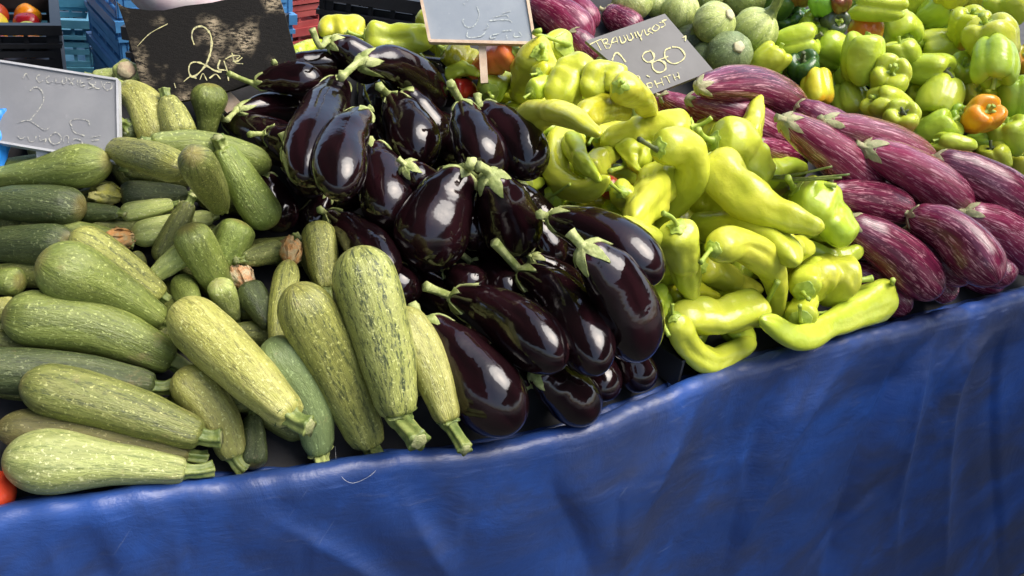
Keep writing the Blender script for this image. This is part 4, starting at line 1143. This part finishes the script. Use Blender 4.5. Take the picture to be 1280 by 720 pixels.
CREASES = [((1275, 372), (1190, 400), (1150, 470), (1120, 620), .010, 16), ((1280, 400), (1225, 430), (1190, 520), (1180, 720), .009, 20), ((1200, 392), (1140, 450), (1080, 560), (1030, 720), -.010, 22),
           ((1090, 410), (1040, 470), (980, 560), (900, 720), .008, 26), ((1000, 436), (965, 500), (930, 600), (900, 720), -.006, 18), ((880, 470), (850, 540), (800, 640), (770, 720), .008, 24),
           ((1110, 588), (1085, 620), (1050, 660), (1000, 720), -.006, 5), ((640, 660), (740, 620), (860, 590), (1000, 560), .0012, 8),
           ((1240, 385), (1170, 470), (1130, 600), (1120, 720), .005, 7), ((1150, 402), (1120, 450), (1095, 520), (1060, 600), .005, 6), ((1262, 392), (1248, 460), (1244, 560), (1250, 720), -.006, 7), ((960, 446), (945, 500), (930, 560), (925, 640), .004, 7), ((800, 505), (790, 560), (770, 620), (765, 700), -.004, 8), ((600, 558), (590, 600), (575, 650), (560, 720), .004, 8), ((410, 580), (400, 620), (385, 670), (380, 720), -.004, 8), ((200, 608), (215, 640), (225, 680), (225, 720), .004, 8), ((40, 632), (60, 670), (70, 700), (72, 730), .004, 7),
           ((510, 566), (500, 600), (520, 650), (560, 720), .008, 26), ((300, 590), (330, 640), (420, 690), (500, 740), .006, 24), ((90, 620), (110, 660), (130, 700), (140, 740), -.006, 24),
           ((700, 540), (690, 600), (720, 660), (740, 720), -.007, 28)]
CR = []
for *pp, amp, wd in CREASES:
    Q, _ = resample([Vector((x, y, 0)) for x, y in pp], 16); CR.append((Q, amp, wd))
def crease(x, y):
    d = 0
    for Q, amp, wd in CR:
        best = 1e9; bi = 0
        for i in range(len(Q)-1):
            a, b = Q[i], Q[i+1]; ab = b-a; v = Vector((x, y, 0))-a; f = max(0, min(1, v.dot(ab)/ab.length_squared)); dd = v-ab*f
            if dd.length < best: best = dd.length; bi = i+f; sg = ab.x*v.y-ab.y*v.x
        if best < wd*4:
            fade = min(1, bi/3)*min(1, (17-bi)/4)
            q = best/wd; d += (1.5 if wd >= 16 else .9)*amp*fade*(math.exp(-abs(q)*1.6)+(.6*math.copysign(1, sg)*q*math.exp(-q*q*.5)))
    return d
V = []; Fc = []; nt = 420
prof_t = []     # across: (ds, dz, weight of hanging folds)
for j in range(10): prof_t.append((.036-.0021*j, -.036+.0014*j, 0))
for j in range(13):
    a = math.pi*(j/12); prof_t.append((-.003+.016*math.cos(a), -.017+.018*math.sin(a), 0))
nh = 110
for j in range(1, nh+1):
    f = (j/nh); z = -.017-.80*(f**1.45); prof_t.append((-.019-.03*f, z, min(1, f*5)**1.5))
npf = len(prof_t)
for i in range(nt+1):
    t = TMIN+(TMAX-TMIN)*i/nt; e = edge_s_smooth(t)
    for j, (ds, dz, wf) in enumerate(prof_t):
        wob = (.006*noise.noise(Vector((t*9, 0, 1)))+.003*noise.noise(Vector((t*31, 0, 4))))*(1-.8*wf)
        wz = .006*noise.noise(Vector((t*7, 3, 1)))+.0025*noise.noise(Vector((t*38, dz*20, 4)))
        inner = 1 if j < 10 else 0
        p = world(t, e+ds+wob, ZE+dz+(wz if not inner else wz*.5))
        if inner: p.z = max(p.z, surf_z(p)+.0015+.001*noise.noise(Vector((t*20, ds*30, 0))))
        if wf > 0:
            f = -dz/.8
            fold = .016*noise.noise(Vector((t*2.6, f*.7, 7)))+.004*noise.noise(Vector((t*7+f*3, f*3, 2)))+.0012*noise.noise(Vector((t*16, f*14, 9)))
            x, y = px(p)
            cr = crease(x, y) if -40 < x < 1320 and y < 780 else 0
            p -= N_*(wf*(fold+cr))
        elif j >= 10:
            p.z += .0012*noise.noise(Vector((t*34, ds*50, 3)))
        V.append(p)
for i in range(nt):
    for j in range(npf-1): a = i*npf+j; Fc.append((a, a+1, a+npf+1, a+npf))
M['tarp'] = tarp_mat()
o = mesh_obj('tarpaulin', V, Fc, M['tarp'], None, world((TMIN+TMAX)/2, 0, ZE))
sm = o.modifiers.new('thickness', 'SOLIDIFY'); sm.thickness = .0012; sm.offset = -1
tag(o, 'scuffed creased blue tarpaulin hanging over the front edge of the stall', 'tarpaulin')

TP = [(px(v), v) for v in V[::3] if 380 < px(v)[0] < 520 and 540 < px(v)[1] < 640]
def on_tarp(x, y):
    v = min(TP, key=lambda q: (q[0][0]-x)**2+(q[0][1]-y)**2)[1]; return at(x, y, (v-CAM).dot(fw)-.003)
thr = [on_tarp(*q) for q in ((419, 558), (421, 582), (428, 597), (440, 604), (455, 599), (468, 590), (476, 575))]
Q, _ = resample(thr, 30); Vt, Ft, _ = tube(Q, [.00016]*31, 6)
tag(mesh_obj('thread', Vt, Ft, M['whiteplastic'], None, thr[0]), 'thin loose pale thread hanging in a loop over the tarpaulin edge', 'thread')
# ------------------------------------------------------------------ crates
def plastic(name, c1, c2): return mat_plain(name, c1, c2, 12, .42, bmp=.1)
M['cr_black'] = plastic('black_plastic', (.012, .012, .013), (.022, .022, .024)); M['cr_blue'] = plastic('blue_plastic', (.06, .22, .48), (.09, .29, .56))
M['cr_teal'] = plastic('teal_plastic', (.06, .22, .32), (.10, .30, .40)); M['cr_red'] = plastic('red_plastic', (.28, .04, .04), (.38, .08, .07))
def crate(label, c, rot, w, d, h, mat, cols, rows, bands=(0, 1), group='plastic produce crates behind the stall', floor=True):
    """open lattice crate: rim, four walls of bars, floor; base centre c"""
    t = thing('crate', label, 'crate', c, group); ax = Vector((math.cos(rot), math.sin(rot), 0)); ay = Vector((-ax.y, ax.x, 0)); Z = Vector((0, 0, 1))
    def add(L, cx, cy, cz, sx, sy, sz):
        V, Fc = box_pts(c+ax*cx+ay*cy+Z*cz, ax*sx, ay*sy, Z*sz); n0 = len(L[0]); L[0].extend(V); L[1].extend(tuple(n0+k for k in f) for f in Fc)
    rim = ([], [])
    for sy in (-1, 1): add(rim, 0, sy*(d/2), h-.012, w/2+.012, .012, .012); add(rim, 0, sy*(d/2+.004), h*.62, w/2+.008, .006, .005)
    for sx in (-1, 1): add(rim, sx*w/2, 0, h-.0125, .0115, d/2-.012, .0115); add(rim, sx*(w/2+.004), 0, h*.62+.001, .006, d/2-.01, .005)
    mesh_obj('rim', *rim, mat, t, c, smooth=False)
    for name, cnt, along, half, off in (('side', cols, ax, w/2, d/2), ('end', rows, ay, d/2, w/2)):
        for sg in (-1, 1):
            L = ([], [])
            for i in range(cnt+1):
                q = -half+.01+(2*half-.02)*i/cnt; bw = .014 if i in (0, cnt) else .0045
                if name == 'side': add(L, q, sg*(off-.003), h/2-.012, bw, .004, h/2-.013)
                else: add(L, sg*(off-.0035), q, h/2-.012, .0042, bw, h/2-.014)
            for f in (.04, .30, .46):
                if name == 'side': add(L, 0, sg*(off-.002), h*f, half-.012, .0062, .008)
                else: add(L, sg*(off-.0025), 0, h*f, .0063, half-.016, .008)
            # a thin solid web behind the bars of the middle band
            if name == 'side': add(L, 0, sg*(off-.012), h*.62, half-.014, .0015, h*.13)
            else: add(L, sg*(off-.0125), 0, h*.62, .0015, half-.018, h*.13)
            mesh_obj('wall_panel', *L, mat, t, c, smooth=False)
    fl = ([], []); add(fl, 0, 0, .004, w/2-.015, d/2-.015, .003); mesh_obj('floor_panel', *fl, mat, t, c, smooth=False)
    return t
def ground_at(x, y, z): p = plane_hit(x, y, z); return p
def stack(x, ytop, depth, rot, w, d, h, mats, n, labels, cols=14, rows=9, group='plastic produce crates behind the stall'):
    p = at(x, ytop, depth); top = p.z; out = []
    n0 = max(1, int(round(top/h))); hh = top/n0
    for i in range(n0):
        lab = labels[min(len(labels)-1, n0-1-i)]
        out.append(crate(lab, Vector((p.x, p.y, i*hh)), rot, w, d, hh-.004, mats[min(len(mats)-1, n0-1-i)], cols, rows, group=group))
    return p, out, hh
def fill_crate(p, z, rot, w, d, n, r, mats, labels, cat='pepper', name='bell_pepper'):
    ax = Vector((math.cos(rot), math.sin(rot), 0)); ay = Vector((-ax.y, ax.x, 0)); k = 0
    nx = int(w/(2*r)); ny = int(d/(2*r))
    for i in range(nx):
        for j in range(ny):
            if k >= n: return
            c = Vector((p.x, p.y, z))+ax*((i+.5)*w/nx-w/2)+ay*((j+.5)*d/ny-d/2); V = []; Fc = []; ph = random.uniform(0, 6); tl = Vector((random.uniform(-.6, .6), random.uniform(-.6, .6), 1)).normalized(); b1 = tl.orthogonal().normalized(); b2 = tl.cross(b1)
            for a_ in range(14):
                th = math.pi*(.02+.96*a_/13)
                for b_ in range(20):
                    a = 2*math.pi*b_/20; q = 1-.12*(1-abs(math.cos(1.5*a+ph)))
                    V.append(c+(b1*math.cos(a)*math.sin(th)*q+b2*math.sin(a)*math.sin(th)*q+tl*math.cos(th)*(1-.25*math.exp(-(th/.5)**2)))*r*.98)
            for a_ in range(13):
                for b_ in range(20): b2_ = (b_+1) % 20; Fc.append((a_*20+b_, (a_+1)*20+b_, (a_+1)*20+b2_, a_*20+b2_))
            o = mesh_obj(name, V, Fc, M[mats[k % len(mats)]], None, c-Vector((0, 0, r))); tag(o, labels[k % len(labels)], cat, 'peppers in the background crates'); k += 1
BG = 'plastic produce crates behind the stall'
# black crate of peppers at the far left, open top visible
p, cs, hh = stack(-104, -2, 2.25, R(28), .60, .40, .13, [M['cr_black']], 1, ['black crate of peppers at the far left, topmost of its stack', 'black crate with red and yellow peppers behind its slots, second in the left stack', 'black crate low down in the far left stack behind the stall'], cols=10)
z = p.z-.075
fill_crate(p, z, R(28), .54, .34, 60, .036, ['brightorange', 'yellow', 'red'], ['orange pepper in the open black crate at the far left', 'yellow pepper in the open black crate at the far left', 'red pepper in the open black crate at the far left'])
fill_crate(p, z-hh+.02, R(28), .54, .34, 60, .034, ['red', 'paleyellow', 'brightorange'], ['red pepper seen through the slots of the second black crate', 'yellow pepper seen through the slots of the second black crate', 'orange pepper seen through the slots of the second black crate'])
stack(50, -2, 2.80, R(22), .30, .40, .135, [M['cr_teal']], 1, ['teal lattice crate beside the black crate of peppers, topmost of its stack', 'teal lattice crate under the top teal one behind the left stack', 'teal lattice crate low down in the teal stack'], cols=7, rows=8)
stack(233, -62, 2.2, R(38), .40, .30, .115, [M['cr_blue']], 1, ['tall stacked blue crate beside the worn black board, topmost of its stack', 'blue crate second from the top beside the worn black board', 'blue crate third from the top beside the worn black board', 'blue crate fourth from the top beside the worn black board', 'blue crate low down in the blue stack beside the worn black board'], cols=5, rows=4)
stack(305, -30, 2.75, R(55), .36, .30, .12, [M['cr_red']], 1, ['dark red crate right of the worn black board, topmost of its stack', 'dark red crate second from the top right of the worn black board', 'dark red crate low down behind the worn black board'], cols=4, rows=4)
stack(592, -18, 1.98, R(-2), .56, .36, .14, [M['cr_black']], 1, ['wide empty black crate behind the light green peppers, topmost of its stack', 'black crate lower in the stack behind the light green peppers'], cols=12)
stack(60, -50, 3.5, R(0), .60, .40, .16, [M['cr_black']], 1, ['black lattice crate far back behind the teal one, topmost of its stack', 'black lattice crate far back, lower in its stack'], cols=16)
stack(430, -40, 3.1, R(5), .60, .40, .16, [M['cr_black']], 1, ['black crate in the dark far behind the wide empty black one, topmost of its stack', 'black crate in the dark far behind the wide empty black one, lower in its stack'], cols=12)
# the black crate whose corner shows at the front, between the aubergines and the tarpaulin
pc = at(836, 446, hit_surface(836, 446, 0)-.012)
c0 = at(812, 460, hit_surface(812, 460, 0)); V = []; Fc = []
t = thing('crate', 'black plastic crate corner sticking out between black aubergines and tarpaulin', 'crate', c0, BG)
a0 = at(848, 478, hit_surface(848, 478, 0)-.03); nrm = Vector((0, 0, 1)); e1 = (at(790, 440, a0.x*0+hit_surface(790, 440, 0)+.02)-a0); e1.z = 0; e1 = e1.normalized(); e2 = N_
for L_, dd, nm in ((.10, e1, 'side_panel'), (.12, N_, 'end_panel')):
    sd = dd.cross(nrm).normalized()*.002
    V, Fc = box_pts(a0+dd*(L_/2)+nrm*.012, dd*(L_/2), sd, nrm*.02); mesh_obj(nm, V, Fc, M['cr_black'], t, c0, smooth=False)
    V, Fc = box_pts(a0+dd*(L_/2)+nrm*.0335, dd*(L_/2), sd*2, nrm*.0015); mesh_obj('rim', V, Fc, M['cr_black'], t, c0, smooth=False)
# pale wrapped parcel glimpsed above the black board
def parcel():
    c = at(240, -10, 1.80); V = []; Fc = []
    for i in range(16):
        th = math.pi*(.01+.98*i/15)
        for k in range(28):
            a = 2*math.pi*k/28; v = Vector((math.cos(a)*math.sin(th)*.12, math.sin(a)*math.sin(th)*.10, math.cos(th)*.07)); v *= 1+.18*noise.noise(v*14); V.append(c+v)
    for i in range(15):
        for k in range(28): k2 = (k+1) % 28; Fc.append((i*28+k, (i+1)*28+k, (i+1)*28+k2, i*28+k2))
    o = mesh_obj('paper_bag', V, Fc, M['parcel'], None, c-Vector((0, 0, .085))); tag(o, 'crumpled pinkish white paper bag showing above the torn top of the black board', 'paper bag')
M['parcel'] = mat_plain('pinkish_paper', (.60, .45, .47), (.68, .60, .58), 14, .7)
parcel()
stack(262, 22, 1.80, R(0), .22, .22, .14, [M['cr_black']], 1, ['black crate behind the worn black board under the paper bag', 'black crate lower in the stack under the paper bag'], cols=8)
# ------------------------------------------------------------------ setting: ground, unseen stall canopies that shape the sky, light
M['asphalt'] = mat_plain('asphalt', (.040, .039, .038), (.060, .058, .055), 9, .85, bscale=160, bmp=.4)
g = mesh_obj('ground', [(-60, -60, 0), (60, -60, 0), (60, 60, 0), (-60, 60, 0)], [(0, 1, 2, 3)], M['asphalt'], smooth=False); structure(g)
M['canvas'] = mat_plain('canopy_canvas', (.22, .22, .21), (.28, .27, .26), 6, .8)
M['pole'] = mat_plain('galvanised', (.35, .36, .37), (.42, .43, .44), 20, .4)
def canopy(label, x0, x1, y0, y1, z0, z1, legs, sag=.10):
    base = Vector(((x0+x1)/2, (y0+y1)/2, 0)); t = thing('unseen_canopy', label, 'canopy', base, 'unseen canopies placed to shape the sky light'); V = []; Fc = []; n = 24
    for i in range(n+1):
        for j in range(n+1):
            f, g_ = i/n, j/n; z = z0+(z1-z0)*f-sag*math.sin(f*math.pi)*math.sin(g_*math.pi)
            ex = .07*noise.noise(Vector((g_*9, x0, 0)))+.03*noise.noise(Vector((g_*31, x0, 4))); V.append(Vector((x0+(x1-x0)*f+ex, y0+(y1-y0)*g_+.06*noise.noise(Vector((f*9, y0, 3))), z)))
    for i in range(n):
        for j in range(n): a = i*(n+1)+j; Fc.append((a, a+n+1, a+n+2, a+1))
    o = mesh_obj('canvas', V, Fc, M['canvas'], t, base); sm = o.modifiers.new('thickness', 'SOLIDIFY'); sm.thickness = .003
    for lx, ly in legs:
        f = (lx-x0)/(x1-x0); z = z0+(z1-z0)*f; P = [Vector((lx, ly, 0)), Vector((lx, ly, z/2)), Vector((lx, ly, z))]; V, Fc, _ = tube(P, [.02]*3, 12); mesh_obj('pole', V, Fc, M['pole'], t, base)
CANOPIES()
world_ = bpy.data.worlds.new('World'); scene.world = world_; world_.use_nodes = True
N = world_.node_tree.nodes; L = world_.node_tree.links; bg = N['Background']
sky = N.new('ShaderNodeTexSky'); sky.sky_type = 'NISHITA'; sky.sun_disc = False
sky.sun_elevation = R(SUN_EL); sky.sun_rotation = R(SUN_AZ); sky.air_density = 1.0; sky.dust_density = 4.0; sky.ozone_density = 1.0
L.new(sky.outputs[0], bg.inputs[0]); bg.inputs[1].default_value = SKY
sd = bpy.data.lights.new('sun', 'SUN'); sd.energy = SUN; sd.angle = R(SUN_ANG); sd.color = (1, .965, .91)
so = bpy.data.objects.new('sun', sd); C.objects.link(so)
dv = Vector((math.sin(R(SUN_AZ))*math.cos(R(SUN_EL)), math.cos(R(SUN_AZ))*math.cos(R(SUN_EL)), math.sin(R(SUN_EL))))   # towards the sun
so.rotation_euler = (-dv).to_track_quat('-Z', 'Y').to_euler(); so.location = dv*8
# ------------------------------------------------------------------ camera
cd = bpy.data.cameras.new('camera'); cam = bpy.data.objects.new('camera', cd); C.objects.link(cam)
cd.sensor_width = 36; cd.lens = 36*F/W; cd.clip_start = .02; cd.clip_end = 300
from mathutils import Matrix
mx = Matrix((RT, UP, -fw)).transposed().to_4x4(); mx.translation = CAM; cam.matrix_world = mx
cd.dof.use_dof = False
scene.camera = cam
scene.render.resolution_x = 1280; scene.render.resolution_y = 720
vs = scene.view_settings; vs.view_transform = 'Standard'; vs.look = 'None'; vs.gamma = 1; vs.exposure = EXPO; vs.use_curve_mapping = False
